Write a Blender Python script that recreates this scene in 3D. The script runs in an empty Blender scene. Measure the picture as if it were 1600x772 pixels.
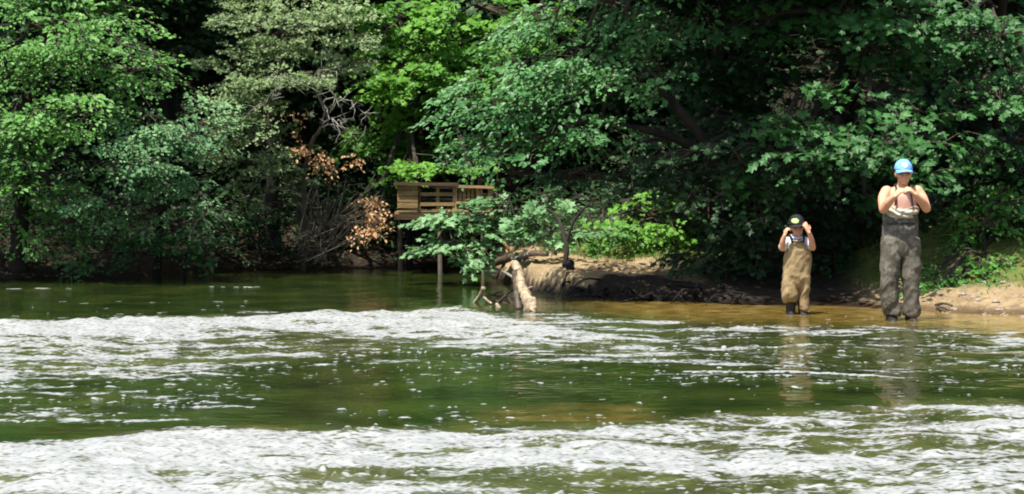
import bpy, math
import numpy as np
from mathutils import Vector

# ------------------------------------------------------------------ scene frame
scene = bpy.context.scene
C = scene.collection
F, HZ, EYE, CX = 3400.0, 254.0, 1.6, 800.0       # focal length (photo px), horizon row, eye height, middle column

def at(px, py, Y):
    return np.array([(px - CX) / F * Y, Y, EYE + (HZ - py) / F * Y])

def rs(seed): return np.random.RandomState(seed)

# ------------------------------------------------------------------ numpy noise
def _h(ix, iy, seed):
    v = np.sin(ix * 127.1 + iy * 311.7 + seed * 74.7) * 43758.5453
    return v - np.floor(v)
def vnoise(x, y, seed=0):
    ix, iy = np.floor(x), np.floor(y); fx, fy = x - ix, y - iy
    ux, uy = fx*fx*(3-2*fx), fy*fy*(3-2*fy)
    a, b, c, d = _h(ix, iy, seed), _h(ix+1, iy, seed), _h(ix, iy+1, seed), _h(ix+1, iy+1, seed)
    return (a*(1-ux)+b*ux)*(1-uy) + (c*(1-ux)+d*ux)*uy
def fbm(x, y, o=4, seed=0):
    s, a, t = 0, .5, 0
    for k in range(o):
        s = s + a*vnoise(x, y, seed+k*13); t += a; a *= .5
        x, y = x*2.03+17.1, y*2.03+5.3
    return s/t
def n3(p, s, seed=0):
    return (fbm(p[:,0]*s+p[:,1]*s*.37, p[:,2]*s, 3, seed) + fbm(p[:,1]*s+31, p[:,2]*s*.9+p[:,0]*s*.5, 3, seed+5)) - 1.0
def sst(a, b, x):
    t = np.clip((x-a)/(b-a), 0, 1); return t*t*(3-2*t)

# ------------------------------------------------------------------ mesh building
def add_mesh(name, parts, mats, parent=None, smooth=True):
    """parts: list of (V (n,3), [F arrays (m,k)], material slot, {attr: (n,)})"""
    me = bpy.data.meshes.new(name)
    Vs, loops, starts, mi, nv, nl = [], [], [], [], 0, 0
    at_names = set()
    for p in parts: at_names |= set(p[3].keys()) if len(p) > 3 else set()
    at_vals = {a: [] for a in at_names}
    for p in parts:
        V, Fs, m = np.asarray(p[0], float), p[1], p[2]
        Vs.append(V)
        for f in Fs:
            f = np.asarray(f, int)
            if f.size == 0: continue
            k = f.shape[1]
            loops.append((f + nv).ravel()); starts.append(nl + np.arange(len(f))*k); nl += f.size
            mi.append(np.full(len(f), m))
        for a in at_names:
            at_vals[a].append(np.broadcast_to(p[3].get(a, 0.0), (len(V),)) if len(p) > 3 else np.zeros(len(V)))
        nv += len(V)
    V = np.concatenate(Vs); L = np.concatenate(loops); S = np.concatenate(starts); M = np.concatenate(mi)
    me.vertices.add(len(V)); me.vertices.foreach_set('co', V.astype(np.float32).ravel())
    me.loops.add(len(L)); me.loops.foreach_set('vertex_index', L.astype(np.int32))
    me.polygons.add(len(S)); me.polygons.foreach_set('loop_start', S.astype(np.int32))
    me.polygons.foreach_set('material_index', M.astype(np.int32))
    me.polygons.foreach_set('use_smooth', np.full(len(S), smooth))
    for a in at_names:
        at = me.attributes.new(a, 'FLOAT', 'POINT')
        at.data.foreach_set('value', np.concatenate(at_vals[a]).astype(np.float32))
    me.update(calc_edges=True); me.validate()
    for m in (mats if isinstance(mats, (list, tuple)) else [mats]): me.materials.append(m)
    o = bpy.data.objects.new(name, me); C.objects.link(o)
    if parent is not None: o.parent = parent
    return o

def empty(name, loc, label=None, cat=None, group=None, kind=None):
    o = bpy.data.objects.new(name, None); C.objects.link(o)
    o.location = loc; o.empty_display_size = .2
    return tag(o, label, cat, group, kind)
def tag(o, label=None, cat=None, group=None, kind=None):
    if label: o['label'] = label
    if cat: o['category'] = cat
    if group: o['group'] = group
    if kind: o['kind'] = kind
    return o

def tube(pts, rad, n=8, cap=True, seed=None, rough=0.0):
    pts = np.asarray(pts, float); rad = np.broadcast_to(np.asarray(rad, float), (len(pts),))
    T = np.gradient(pts, axis=0); T /= np.linalg.norm(T, axis=1)[:, None] + 1e-9
    ref = np.array([0.0, 0, 1]) if abs(T[:, 2]).mean() < .8 else np.array([1.0, 0, 0])
    A = np.cross(T, ref); A /= np.linalg.norm(A, axis=1)[:, None] + 1e-9
    B = np.cross(A, T)
    th = np.linspace(0, 2*np.pi, n, endpoint=False)
    r = np.repeat(rad[:, None], n, 1)
    if rough: r = r * (1 + rough*(rs(seed or 0).rand(len(pts), n)-.5)*2)
    V = pts[:, None, :] + r[..., None]*(np.cos(th)[None, :, None]*A[:, None, :] + np.sin(th)[None, :, None]*B[:, None, :])
    V = V.reshape(-1, 3)
    i = np.arange(len(pts)-1)[:, None]*n; j = np.arange(n)[None, :]; j2 = (j+1) % n
    q = np.stack([i+j, i+n+j, i+n+j2, i+j2], -1).reshape(-1, 4)
    Fs = [q]
    if cap:
        e = (len(pts)-1)*n
        tri = []
        for k in range(1, n-1): tri.append([0, k, k+1]); tri.append([e, e+k+1, e+k])
        Fs.append(np.array(tri))
    return V, Fs

def spline(pts, n):
    pts = np.asarray(pts, float)
    P = np.vstack([2*pts[0]-pts[1], pts, 2*pts[-1]-pts[-2]])
    out = []
    m = len(pts)-1
    for u in np.linspace(0, m, n):
        i = min(int(u), m-1); t = u-i
        a, b, c, d = P[i], P[i+1], P[i+2], P[i+3]
        out.append(.5*((2*b)+(-a+c)*t+(2*a-5*b+4*c-d)*t*t+(-a+3*b-3*c+d)*t**3))
    return np.array(out)

def box(c, s, rz=0.0):
    c, s = np.asarray(c, float), np.asarray(s, float)/2
    V = np.array([[x, y, z] for x in (-1, 1) for y in (-1, 1) for z in (-1, 1)], float)*s
    if rz:
        R = np.array([[math.cos(rz), -math.sin(rz), 0], [math.sin(rz), math.cos(rz), 0], [0, 0, 1]]); V = V @ R.T
    Fq = np.array([[0, 1, 3, 2], [4, 6, 7, 5], [0, 4, 5, 1], [2, 3, 7, 6], [0, 2, 6, 4], [1, 5, 7, 3]])
    return V + c, [Fq]
def beam(a, b, w, h):
    """square-section timber from a to b (w horizontal, h vertical thickness)"""
    a, b = np.asarray(a, float), np.asarray(b, float)
    t = (b-a)/np.linalg.norm(b-a)
    u = np.array([0, 0, 1.0]) if abs(t[2]) < .9 else np.array([0, 1.0, 0])
    s = np.cross(t, u); s /= np.linalg.norm(s); v = np.cross(s, t)
    V = []
    for p in (a, b):
        for du in (-1, 1):
            for dv in (-1, 1): V.append(p + s*du*w/2 + v*dv*h/2)
    Fq = np.array([[0, 1, 3, 2], [4, 6, 7, 5], [0, 4, 5, 1], [2, 3, 7, 6], [0, 2, 6, 4], [1, 5, 7, 3]])
    return np.array(V), [Fq]

# ------------------------------------------------------------------ materials
def newmat(name):
    m = bpy.data.materials.new(name); m.use_nodes = True
    nt = m.node_tree; nt.nodes.clear()
    return m, nt, nt.nodes, nt.links
def nd(ns, t, **kw):
    n = ns.new(t)
    for k, v in kw.items(): setattr(n, k, v)
    return n
def ramp(ns, lk, src, stops):
    r = ns.new('ShaderNodeValToRGB'); e = r.color_ramp.elements
    while len(e) < len(stops): e.new(.5)
    for el, (p, c) in zip(e, stops): el.position = p; el.color = (*c, 1) if len(c) == 3 else c
    lk.new(src, r.inputs[0]); return r.outputs[0]
def noise(ns, lk, vec, scale, detail=4, rough=.55):
    n = ns.new('ShaderNodeTexNoise'); n.inputs['Scale'].default_value = scale
    n.inputs['Detail'].default_value = detail; n.inputs['Roughness'].default_value = rough
    if vec is not None: lk.new(vec, n.inputs['Vector'])
    return n.outputs['Fac']
def math_(ns, lk, op, a, b=None, c=None, clamp=False):
    n = ns.new('ShaderNodeMath'); n.operation = op; n.use_clamp = clamp
    for i, v in enumerate((a, b, c)):
        if v is None: continue
        if isinstance(v, (int, float)): n.inputs[i].default_value = v
        else: lk.new(v, n.inputs[i])
    return n.outputs[0]
def mixc(ns, lk, fac, a, b):
    n = ns.new('ShaderNodeMix'); n.data_type = 'RGBA'
    for i, v in ((0, fac), (6, a), (7, b)):
        if isinstance(v, (int, float)): n.inputs[i].default_value = v
        elif isinstance(v, tuple): n.inputs[i].default_value = (*v, 1)
        else: lk.new(v, n.inputs[i])
    return n.outputs[2]

def leaf_mat(name, c1, c2, trans=.32, rough=.5, spec=.35):
    m, nt, ns, lk = newmat(name)
    a = nd(ns, 'ShaderNodeAttribute', attribute_name='tint')
    g = nd(ns, 'ShaderNodeNewGeometry')
    f = math_(ns, lk, 'MULTIPLY_ADD', g.outputs['Random Per Island'], .5, math_(ns, lk, 'MULTIPLY', a.outputs['Fac'], .6), clamp=True)
    col = mixc(ns, lk, f, c1, c2)
    p = nd(ns, 'ShaderNodeBsdfPrincipled'); lk.new(col, p.inputs['Base Color'])
    p.inputs['Roughness'].default_value = rough; p.inputs['Specular IOR Level'].default_value = spec
    t = nd(ns, 'ShaderNodeBsdfTranslucent')
    tc = mixc(ns, lk, .5, col, (c2[0]*1.25, c2[1]*1.35, c2[2]*.6)); lk.new(tc, t.inputs['Color'])
    mx = nd(ns, 'ShaderNodeMixShader'); mx.inputs[0].default_value = trans
    lk.new(p.outputs[0], mx.inputs[1]); lk.new(t.outputs[0], mx.inputs[2])
    o = nd(ns, 'ShaderNodeOutputMaterial'); lk.new(mx.outputs[0], o.inputs[0])
    return m

def simple_mat(name, c1, c2, scale=6, rough=.8, bump=.3, bscale=None, spec=.3, stretch=None, dist=.02, contrast=(.35, .65)):
    m, nt, ns, lk = newmat(name)
    tc = nd(ns, 'ShaderNodeTexCoord'); vec = tc.outputs['Object']
    if stretch:
        mp = nd(ns, 'ShaderNodeMapping'); mp.inputs['Scale'].default_value = stretch
        lk.new(vec, mp.inputs['Vector']); vec = mp.outputs[0]
    n = noise(ns, lk, vec, scale, 5, .6)
    col = ramp(ns, lk, n, [(contrast[0], c1), (contrast[1], c2)])
    p = nd(ns, 'ShaderNodeBsdfPrincipled'); lk.new(col, p.inputs['Base Color'])
    p.inputs['Roughness'].default_value = rough; p.inputs['Specular IOR Level'].default_value = spec
    if bump:
        b = nd(ns, 'ShaderNodeBump'); b.inputs['Strength'].default_value = bump; b.inputs['Distance'].default_value = dist
        lk.new(noise(ns, lk, vec, bscale or scale*2, 4, .6), b.inputs['Height']); lk.new(b.outputs[0], p.inputs['Normal'])
    o = nd(ns, 'ShaderNodeOutputMaterial'); lk.new(p.outputs[0], o.inputs[0])
    return m

M = {}
M['leaf_left']   = leaf_mat('leaf_left',   (.034, .125, .022), (.160, .350, .072))
M['leaf_pale']   = leaf_mat('leaf_pale',   (.040, .130, .042), (.190, .360, .150), trans=.3, spec=.4)
M['leaf_cedar']  = leaf_mat('leaf_cedar',  (.120, .185, .075), (.290, .390, .185), trans=.3, spec=.25)
M['leaf_bright'] = leaf_mat('leaf_bright', (.038, .150, .016), (.150, .350, .036), trans=.4)
M['leaf_lean']   = leaf_mat('leaf_lean',   (.028, .112, .028), (.115, .285, .085), trans=.32, rough=.48, spec=.42)
M['leaf_dark']   = leaf_mat('leaf_dark',   (.010, .036, .010), (.030, .082, .022), trans=.25, spec=.25)  # leaf green darkened, with canopy shade put into the colour
M['leaf_maple']  = leaf_mat('leaf_maple',  (.020, .082, .020), (.062, .185, .044), trans=.35)
M['leaf_bush']   = leaf_mat('leaf_bush',   (.034, .135, .018), (.110, .280, .042), trans=.35)
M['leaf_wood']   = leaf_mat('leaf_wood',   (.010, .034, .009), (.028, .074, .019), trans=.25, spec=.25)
M['leaf_dead']   = leaf_mat('leaf_dead',   (.300, .150, .065), (.560, .350, .190), trans=.2, rough=.7, spec=.2)
M['grass']       = leaf_mat('grass',       (.055, .120, .014), (.150, .210, .045), trans=.3)
M['litter']      = leaf_mat('litter',      (.045, .026, .014), (.150, .085, .042), trans=.1, rough=.8, spec=.1)
M['bark']        = simple_mat('bark', (.009, .008, .006), (.030, .025, .019), 7, .9, .8, 16, stretch=(1, 1, .25))
M['twig']        = simple_mat('twig', (.025, .020, .015), (.060, .048, .034), 9, .9, 0)
M['bark_grey']   = simple_mat('bark_grey', (.120, .110, .090), (.270, .250, .215), 9, .9, .4, 20)
M['twig_dead']   = simple_mat('twig_dead', (.060, .048, .036), (.150, .125, .095), 9, .9, 0)
M['wood_pale']   = simple_mat('wood_pale', (.110, .080, .048), (.400, .320, .215), 16, .8, .7, 40, stretch=(1, 1, .18))
M['wood_wet']    = simple_mat('wood_wet', (.030, .022, .015), (.090, .065, .042), 9, .5, .5, 25)
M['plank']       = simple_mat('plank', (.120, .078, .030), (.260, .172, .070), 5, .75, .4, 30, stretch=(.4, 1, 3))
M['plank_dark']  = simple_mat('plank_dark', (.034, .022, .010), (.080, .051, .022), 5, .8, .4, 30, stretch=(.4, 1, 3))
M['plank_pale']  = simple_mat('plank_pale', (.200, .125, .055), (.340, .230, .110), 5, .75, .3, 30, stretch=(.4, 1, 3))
M['root']        = simple_mat('root', (.004, .0035, .003), (.015, .012, .009), 9, .9, .6, 25)
M['stone']       = simple_mat('stone', (.120, .095, .070), (.300, .245, .185), 14, .8, .4, 40)

# ------------------------------------------------------------------ the sky, sun, camera
SUN_EL, SUN_AZ = math.radians(66), math.radians(36)       # high, behind the camera and to its left
sdir = Vector((-math.sin(SUN_AZ)*math.cos(SUN_EL), -math.cos(SUN_AZ)*math.cos(SUN_EL), math.sin(SUN_EL)))
w = bpy.data.worlds.new('World'); scene.world = w; w.use_nodes = True
nt = w.node_tree; nt.nodes.clear()
sky = nt.nodes.new('ShaderNodeTexSky'); sky.sky_type = 'NISHITA'; sky.sun_disc = False
sky.sun_elevation = SUN_EL; sky.sun_rotation = math.atan2(sdir.x, sdir.y); sky.dust_density = 2.5; sky.air_density = 1.0
bg = nt.nodes.new('ShaderNodeBackground'); bg.inputs['Strength'].default_value = .12
wo = nt.nodes.new('ShaderNodeOutputWorld')
nt.links.new(sky.outputs[0], bg.inputs[0]); nt.links.new(bg.outputs[0], wo.inputs[0])
sl = bpy.data.lights.new('sun', 'SUN'); sl.energy = 5.0; sl.angle = math.radians(.6); sl.color = (1, .955, .88)
so = bpy.data.objects.new('sun', sl); C.objects.link(so); so.location = (0, 0, 30)
so.rotation_euler = (-sdir).to_track_quat('-Z', 'Y').to_euler()

cam = bpy.data.cameras.new('camera'); co = bpy.data.objects.new('camera', cam); C.objects.link(co)
co.location = (0, 0, EYE); co.rotation_euler = (math.pi/2, 0, 0)
cam.sensor_width = 36; cam.lens = 36*F/1600; cam.shift_y = -(386-HZ)/1600
cam.clip_start = .1; cam.clip_end = 600
scene.camera = co
vs = scene.view_settings
vs.view_transform = 'Standard'; vs.look = 'None'; vs.gamma = 1; vs.exposure = .95
scene.display_settings.display_device = 'sRGB'
cy = scene.cycles
cy.max_bounces = 6; cy.diffuse_bounces = 2; cy.glossy_bounces = 3; cy.transmission_bounces = 3; cy.transparent_max_bounces = 4
cy.use_denoising = True; cy.filter_width = 1.9
cy.sample_clamp_indirect = 6

# ------------------------------------------------------------------ the ground
BX = np.array([-60, -7, -5.4, -3.9, -1.9, -.6, -.25, 0, .3, .8, 1.47, 2.5, 3.6, 4.3, 4.75, 5.3, 9, 60])
BY = np.array([27, 29.2, 30.4, 32.3, 32.8, 32.5, 29.8, 28.0, 26.7, 25.7, 25.1, 24.6, 24.4, 23.8, 23.1, 22.75, 21.5, 18])
def bank_d(X, Y):
    return Y - np.interp(X, BX, BY) + (fbm(X*1.1, Y*1.1, 3, 3)-.5)*.7
def ground_z(X, Y):
    X, Y = np.asarray(X, float), np.asarray(Y, float)
    d = bank_d(X, Y)
    h1 = np.interp(X, [-8, -1, -.3, .2, 1.2, 2.2, 3, 4.4, 6, 12], [.3, .25, .16, .29, .26, .19, .13, .10, .12, .3])
    wd = np.interp(X, [-1, 0, 2.4, 4, 5, 7], [1.2, .45, .5, .8, 1.1, 1.4])
    slope = np.interp(X, [-8, -1.4, -.4, 1, 3, 5, 9], [.22, .2, .05, .055, .10, .22, .24])
    up = h1*sst(0, 1, d/wd) + slope*np.maximum(d-np.interp(X, [3.2, 4.4], [1.2, .55]), 0) + np.maximum(d-7, 0)*.12
    up = np.minimum(up, 9 + .02*d)
    k = np.interp(X, [-1, 1.5, 3], [.16, .05, .026])
    dn = -np.minimum(k*np.maximum(-d, 0), .7)
    z = np.where(d > 0, up, dn)
    z = z + np.where(d > 0, sst(0, .5, d), .0)*((fbm(X*2.3, Y*2.3, 4, 9)-.5)*.16 + (fbm(X*9, Y*9, 3, 21)-.5)*.05)
    near = sst(-1, -5, Y)                                     # the photographer's own bank
    return z*(1-near) + near*(.5+.06*(-Y))

def axis(*segs):
    out = [segs[0][0]]
    for a, b, s in segs: out += list(np.linspace(a, b, max(2, int(round((b-a)/s))+1))[1:])
    return np.array(out)
def grid(xs, ys):
    X, Y = np.meshgrid(xs, ys); n, m = len(ys), len(xs)
    i = np.arange(n-1)[:, None]*m; j = np.arange(m-1)[None, :]
    q = np.stack([i+j, i+j+1, i+m+j+1, i+m+j], -1).reshape(-1, 4)
    return X.ravel(), Y.ravel(), q

gx, gy, gq = grid(axis((-250, -60, 20), (-60, -9, 1.5), (-9, 9, .055), (9, 60, 1.5), (60, 250, 20)),
                  axis((-200, -12, 12), (-12, 18, 1), (18, 21, .2), (21, 35, .055), (35, 60, .6), (60, 260, 20)))
gz = ground_z(gx, gy); gd = bank_d(gx, gy)
fr = fbm(gx*.9, gy*.9, 4, 44)
sand = sst(1.7, .9, gd+(fr-.5)*1.1)*sst(3.6, 4.4, gx)                                    # bare sand at right
sand = np.maximum(sand, sst(-.5, .1, gx)*sst(2.6, 2.0, gx)*sst(3.9, 3.2, gd)*sst(0, .35, gd-np.interp(gx, [.9, 1.6], [.0, .8])-(fr-.5)*.7)*1.25)  # pale bank top
sand = np.maximum(sand, sst(.3, -.3, gd)*sst(.3, 1.5, gx))                     # river bed at the bar
sand *= np.where((gx > -.4) & (gx < 3.2) & (gd > 0), sst(.05, .15, gz+(fr-.5)*.2), 1)
gra = sst(3.8, 4.3, gx)*sst(.8, 1.5, gd+(fr-.5)*1.1)*sst(5, 4, gd)
gra = np.maximum(gra, sst(.6, 1.2, gx)*sst(3.4, 2.8, gx)*sst(2.6, 3.6, gd)*sst(8, 6.5, gd))
m, nt, ns, lk = newmat('soil')
geo = nd(ns, 'ShaderNodeNewGeometry'); P = geo.outputs['Position']
n1 = noise(ns, lk, P, 2.2, 6, .65); n2 = noise(ns, lk, P, 14, 5, .7); n4 = noise(ns, lk, P, 45, 3, .6)
dirt = ramp(ns, lk, n2, [(.3, (.008, .006, .004)), (.52, (.022, .016, .010)), (.75, (.048, .034, .021))])
sandc = ramp(ns, lk, math_(ns, lk, 'MULTIPLY_ADD', n1, .5, math_(ns, lk, 'MULTIPLY', n2, .5)), [(.3, (.090, .060, .030)), (.5, (.240, .175, .095)), (.72, (.380, .300, .180))])
grc = ramp(ns, lk, n2, [(.3, (.045, .080, .014)), (.6, (.130, .150, .036)), (.8, (.240, .200, .085))])
sa = nd(ns, 'ShaderNodeAttribute', attribute_name='sand'); ga = nd(ns, 'ShaderNodeAttribute', attribute_name='grassy')
sf = math_(ns, lk, 'MULTIPLY', math_(ns, lk, 'ADD', sa.outputs['Fac'], math_(ns, lk, 'MULTIPLY_ADD', n2, .9, -.45)), 1.3, clamp=True)
c = mixc(ns, lk, math_(ns, lk, 'MULTIPLY', sf, sa.outputs['Fac'], clamp=True), dirt, sandc)
gf = math_(ns, lk, 'MULTIPLY', math_(ns, lk, 'MULTIPLY_ADD', n1, 1.2, .3, clamp=True), ga.outputs['Fac'])
c = mixc(ns, lk, gf, c, grc)
wa = nd(ns, 'ShaderNodeAttribute', attribute_name='wet')
hv = nd(ns, 'ShaderNodeMix', data_type='RGBA', blend_type='MULTIPLY'); lk.new(wa.outputs['Fac'], hv.inputs[0]); lk.new(c, hv.inputs[6]); hv.inputs[7].default_value = (.42, .38, .34, 1); c = hv.outputs[2]
p = nd(ns, 'ShaderNodeBsdfPrincipled'); lk.new(c, p.inputs['Base Color']); lk.new(math_(ns, lk, 'MULTIPLY_ADD', wa.outputs['Fac'], -.5, .92), p.inputs['Roughness'])
p.inputs['Specular IOR Level'].default_value = .2
b = nd(ns, 'ShaderNodeBump'); b.inputs['Strength'].default_value = .7; b.inputs['Distance'].default_value = .04
lk.new(math_(ns, lk, 'ADD', n2, math_(ns, lk, 'MULTIPLY', n4, .4)), b.inputs['Height']); lk.new(b.outputs[0], p.inputs['Normal'])
o = nd(ns, 'ShaderNodeOutputMaterial'); lk.new(p.outputs[0], o.inputs[0])
g = add_mesh('ground', [(np.stack([gx, gy, gz], 1), [gq], 0, {'sand': sand, 'grassy': gra, 'wet': sst(.075, .02, gz+(fr-.5)*.05)})], m)
tag(g, 'sandy and leaf-littered river bank and wooded hillside', 'ground', kind='structure')

# ------------------------------------------------------------------ the river
ys = [9.0]
while ys[-1] < 34.5: ys.append(ys[-1] + .018 + .055*(ys[-1]-9)/25)
wx, wy, wq = grid(axis((-90, -9, 3), (-9, 9, .021), (9, 90, 3)), np.concatenate([axis((-8, 9, .8))[:-1], np.array(ys)]))
sy = HZ + F*EYE/np.maximum(wy, 1.0); sx = CX + F*wx/np.maximum(wy, 1.0)        # where the rapids run, surveyed from the photo
def band(topx, topy, boty, soft_t, soft_b):
    t = np.interp(sx, topx, topy); bo = np.interp(sx, topx, boty)
    wob = (fbm(wx*1.1, wy*1.6, 4, 71)-.5)*38
    return sst(t-soft_t, t+soft_t, sy+wob*.4)*sst(bo+soft_b, bo-soft_b, sy+wob)
px_ = [-200, 0, 200, 400, 600, 720, 790, 880, 1000, 1100, 1300, 1800]
core = band(px_, [500, 500, 496, 489, 484, 480, 492, 512, 528, 535, 540, 545], [530, 528, 522, 516, 522, 532, 540, 550, 558, 562, 556, 556], 5, 12)
core *= np.interp(sx, [0, 650, 800, 900, 1050, 1200], [1, 1, .92, .66, .46, .26])
halo = band(px_, [498, 498, 494, 488, 484, 480, 486, 490, 500, 505, 512, 515], [605, 600, 595, 575, 560, 560, 562, 570, 580, 590, 592, 592], 6, 20)
halo *= np.interp(sx, [0, 200, 450, 600, 800, 1000, 1300], [.64, .60, .53, .42, .41, .38, .36])
near = band([-300, 0, 100, 200, 350, 600, 800, 900, 1000, 1150, 1300, 1450, 1800],
            [695, 690, 688, 682, 671, 668, 674, 664, 658, 642, 634, 622, 624], [1500]*13, 13, 10)
nd_ = np.interp(sx, [0, 300, 450, 600, 800, 1000, 1600], [.93, .92, .86, .78, .69, .63, .61])
fade = np.interp(sy, [660, 700, 740, 772, 900], [1.06, 1.05, .92, .84, .8])
fade = np.where(sx < 380, 1.0, 1-(1-fade)*sst(380, 620, sx))
near *= np.minimum(nd_*fade, .95)
near = near*(1 - .5*sst(100, 0, np.abs(sx-1450))*sst(18, 0, np.abs(sy-655)))
dens = np.maximum(np.maximum(core*.93, halo), near)
dens = np.maximum(dens, .30*sst(590, 620, sy)*sst(690, 650, sy)*sst(500, 100, sx))
wq_ = .8*fbm(wx*2.2, wy*2.2, 2, 5)
strk = fbm(wx*1.2+wq_, wy*2.8, 2, 101)*.40 + fbm(wx*4.2+wq_, wy*7.5, 2, 117)*.36 + fbm(wx*13, wy*15, 2, 119)*.24
strk = (strk-.5)*2.3+.5 + (fbm(wx*.45+wq_*.5, wy*1.3, 2, 211)-.5)*.9*sst(380, 700, sx)*sst(600, 660, sy)
foam = sst(-.30, .34, dens - strk*1.0) * sst(0, .12, dens)
lumps = fbm(wx*13, wy*11, 3, 131)
# lone specks and floating streaks of foam, and glints painted on the shallows
R = rs(5)
X2, Y2 = wx.reshape(len(np.unique(wy)), -1), wy.reshape(len(np.unique(wy)), -1)
foam2 = foam.reshape(X2.shape).copy(); rise = np.zeros_like(foam2)
xa, ya = X2[0], Y2[:, 0]
def blob(cx, cy, rx, ry, up):
    i0, i1 = np.searchsorted(xa, cx-rx*1.6), np.searchsorted(xa, cx+rx*1.6)
    j0, j1 = np.searchsorted(ya, cy-ry*1.6), np.searchsorted(ya, cy+ry*1.6)
    if i1-i0 < 1 or j1-j0 < 1: return
    gx_, gy_ = X2[j0:j1, i0:i1], Y2[j0:j1, i0:i1]
    r = ((gx_-cx)/rx)**2 + ((gy_-cy)/ry)**2 + (fbm(gx_*9, gy_*9, 2, 3)-.5)*.9
    f = sst(1.25, .6, r)
    foam2[j0:j1, i0:i1] = np.maximum(foam2[j0:j1, i0:i1], f)
    rise[j0:j1, i0:i1] = np.maximum(rise[j0:j1, i0:i1], f*up)
def w_at(px, py):
    Y = F*EYE/(py-HZ); return (px-CX)/F*Y, Y
def scatter(n, x0, x1, y0, y1, smin, smax, lift):
    for _ in range(n):
        cx, cy = w_at(R.uniform(x0, x1), R.uniform(y0, y1)); s = (smin + (smax-smin)*R.rand()**3)*.75
        blob(cx, cy, s*R.uniform(.6, 1.7), s*R.uniform(.8, 1.5), LIFT*lift*R.uniform(.4, 1.2)*s/.05)
LIFT = .4
scatter(150, 0, 420, 560, 640, .018, .05, .035)
scatter(60, 400, 760, 545, 600, .018, .05, .03)
scatter(170, 1000, 1600, 525, 600, .018, .05, .035)
scatter(60, 850, 1600, 500, 540, .02, .05, .03)
scatter(35, 0, 900, 600, 660, .016, .04, .03)
scatter(40, 900, 1600, 590, 640, .016, .04, .03)
scatter(40, 0, 420, 470, 500, .02, .07, .02)
scatter(90, 870, 1460, 487, 520, .012, .035, .02)  # foam-white flecks painted as light glints over the golden shallows
scatter(900, 500, 1600, 640, 775, .010, .032, .05)
scatter(500, 0, 1300, 540, 600, .010, .03, .04)
for (x, y, L_, h) in [(45, 660, 45, 3), (190, 658, 34, 3), (295, 630, 38, 2), (590, 553, 30, 2.5), (655, 553, 26, 2), (690, 637, 24, 2), 
                      (60, 452, 50, .9), (370, 449, 40, .9), (860, 555, 120, 2.5), (800, 551, 60, 2), (1370, 583, 12, 3), (1360, 564, 30, 2), (1200, 590, 40, 2), (80, 640, 50, 1.5)]:
    for k in range(max(3, int(L_/5))):
        t = R.uniform(-1, 1); cx, cy = w_at(x+t*L_, y+R.uniform(-.5, .5)*h); blob(cx, cy, (L_*.12)/F*cy, h*.42*cy*cy/(F*EYE), .004)
for k in range(60):
    u = k/59; cx, cy = w_at(1075+u*330, 581+u*7+math.sin(u*9)*.8); blob(cx, cy, .06, .05*R.uniform(.6, 1.2), .004)
foam = foam2.ravel(); rise = rise.ravel()
chop = np.clip(dens*1.1+.1, .1, 1)
wz = (fbm(wx*1.0, wy*.8, 3, 151)-.5)*.09*chop + (fbm(wx*3.4, wy*2.6, 3, 161)-.5)*.06*chop
wz += foam*((lumps-.5)*.022+(fbm(wx*3.5, wy*4, 2, 137)-.45)*.070)*np.clip(dens*1.2, .3, 1) + rise
wz += (fbm(wx*2.0, wy*1.2, 2, 171)-.5)*.010
wz *= sst(4, 9, wy)*sst(12, 8.6, np.abs(wx))
bd = bank_d(wx, wy)
wz = wz*sst(.6, -1.0, bd)
shal = sst(-4.4, -1.2, bd - (fbm(wx*.8, wy*.8, 3, 8)-.5)*2)*sst(.2, 1.6, wx)
brn = sst(26, 6, np.abs(sy-655-(fbm(wx*1.5, wy, 2, 2)-.5)*20))*sst(640, 800, sx)*sst(1060, 980, sx)
brn = np.maximum(brn, .8*sst(14, 3, np.abs(sy-675))*sst(240, 120, np.abs(sx-250)))
shal = np.maximum(shal, brn*(.05+.4*sst(.4, .7, fbm(wx*2, wy*2.5, 3, 77))))
m, nt, ns, lk = newmat('river_water')
geo = nd(ns, 'ShaderNodeNewGeometry'); P = geo.outputs['Position']
fa = nd(ns, 'ShaderNodeAttribute', attribute_name='foam'); sh = nd(ns, 'ShaderNodeAttribute', attribute_name='shallow')
nb = noise(ns, lk, P, 1.3, 5, .6); nf = noise(ns, lk, P, 26, 4, .65); nf2 = noise(ns, lk, P, 70, 3, .6)
deep = ramp(ns, lk, nb, [(.32, (.007, .014, .003)), (.55, (.021, .034, .006)), (.75, (.044, .056, .010))])
gold = ramp(ns, lk, noise(ns, lk, P, 4.5, 5, .6), [(.3, (.075, .050, .010)), (.52, (.205, .135, .030)), (.72, (.350, .250, .075))])
wc = mixc(ns, lk, math_(ns, lk, 'MULTIPLY', sh.outputs['Fac'], .9), deep, gold)
ba = nd(ns, 'ShaderNodeAttribute', attribute_name='bubbly')
wc = mixc(ns, lk, math_(ns, lk, 'MULTIPLY', ba.outputs['Fac'], .5), wc, (.125, .125, .050))
pw = nd(ns, 'ShaderNodeBsdfPrincipled'); lk.new(wc, pw.inputs['Base Color'])
pw.inputs['Roughness'].default_value = .09; pw.inputs['IOR'].default_value = 1.33
b = nd(ns, 'ShaderNodeBump'); b.inputs['Strength'].default_value = .35; b.inputs['Distance'].default_value = .02
lk.new(noise(ns, lk, P, 7, 3, .5), b.inputs['Height']); lk.new(b.outputs[0], pw.inputs['Normal'])
pf = nd(ns, 'ShaderNodeBsdfPrincipled')
fc = ramp(ns, lk, math_(ns, lk, 'MULTIPLY_ADD', nf, .55, math_(ns, lk, 'MULTIPLY', noise(ns, lk, P, 4.5, 4, .6), .45)), [(.30, (.165, .175, .165)), (.47, (.235, .245, .237)), (.66, (.32, .328, .325))]); lk.new(fc, pf.inputs['Base Color'])
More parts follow.
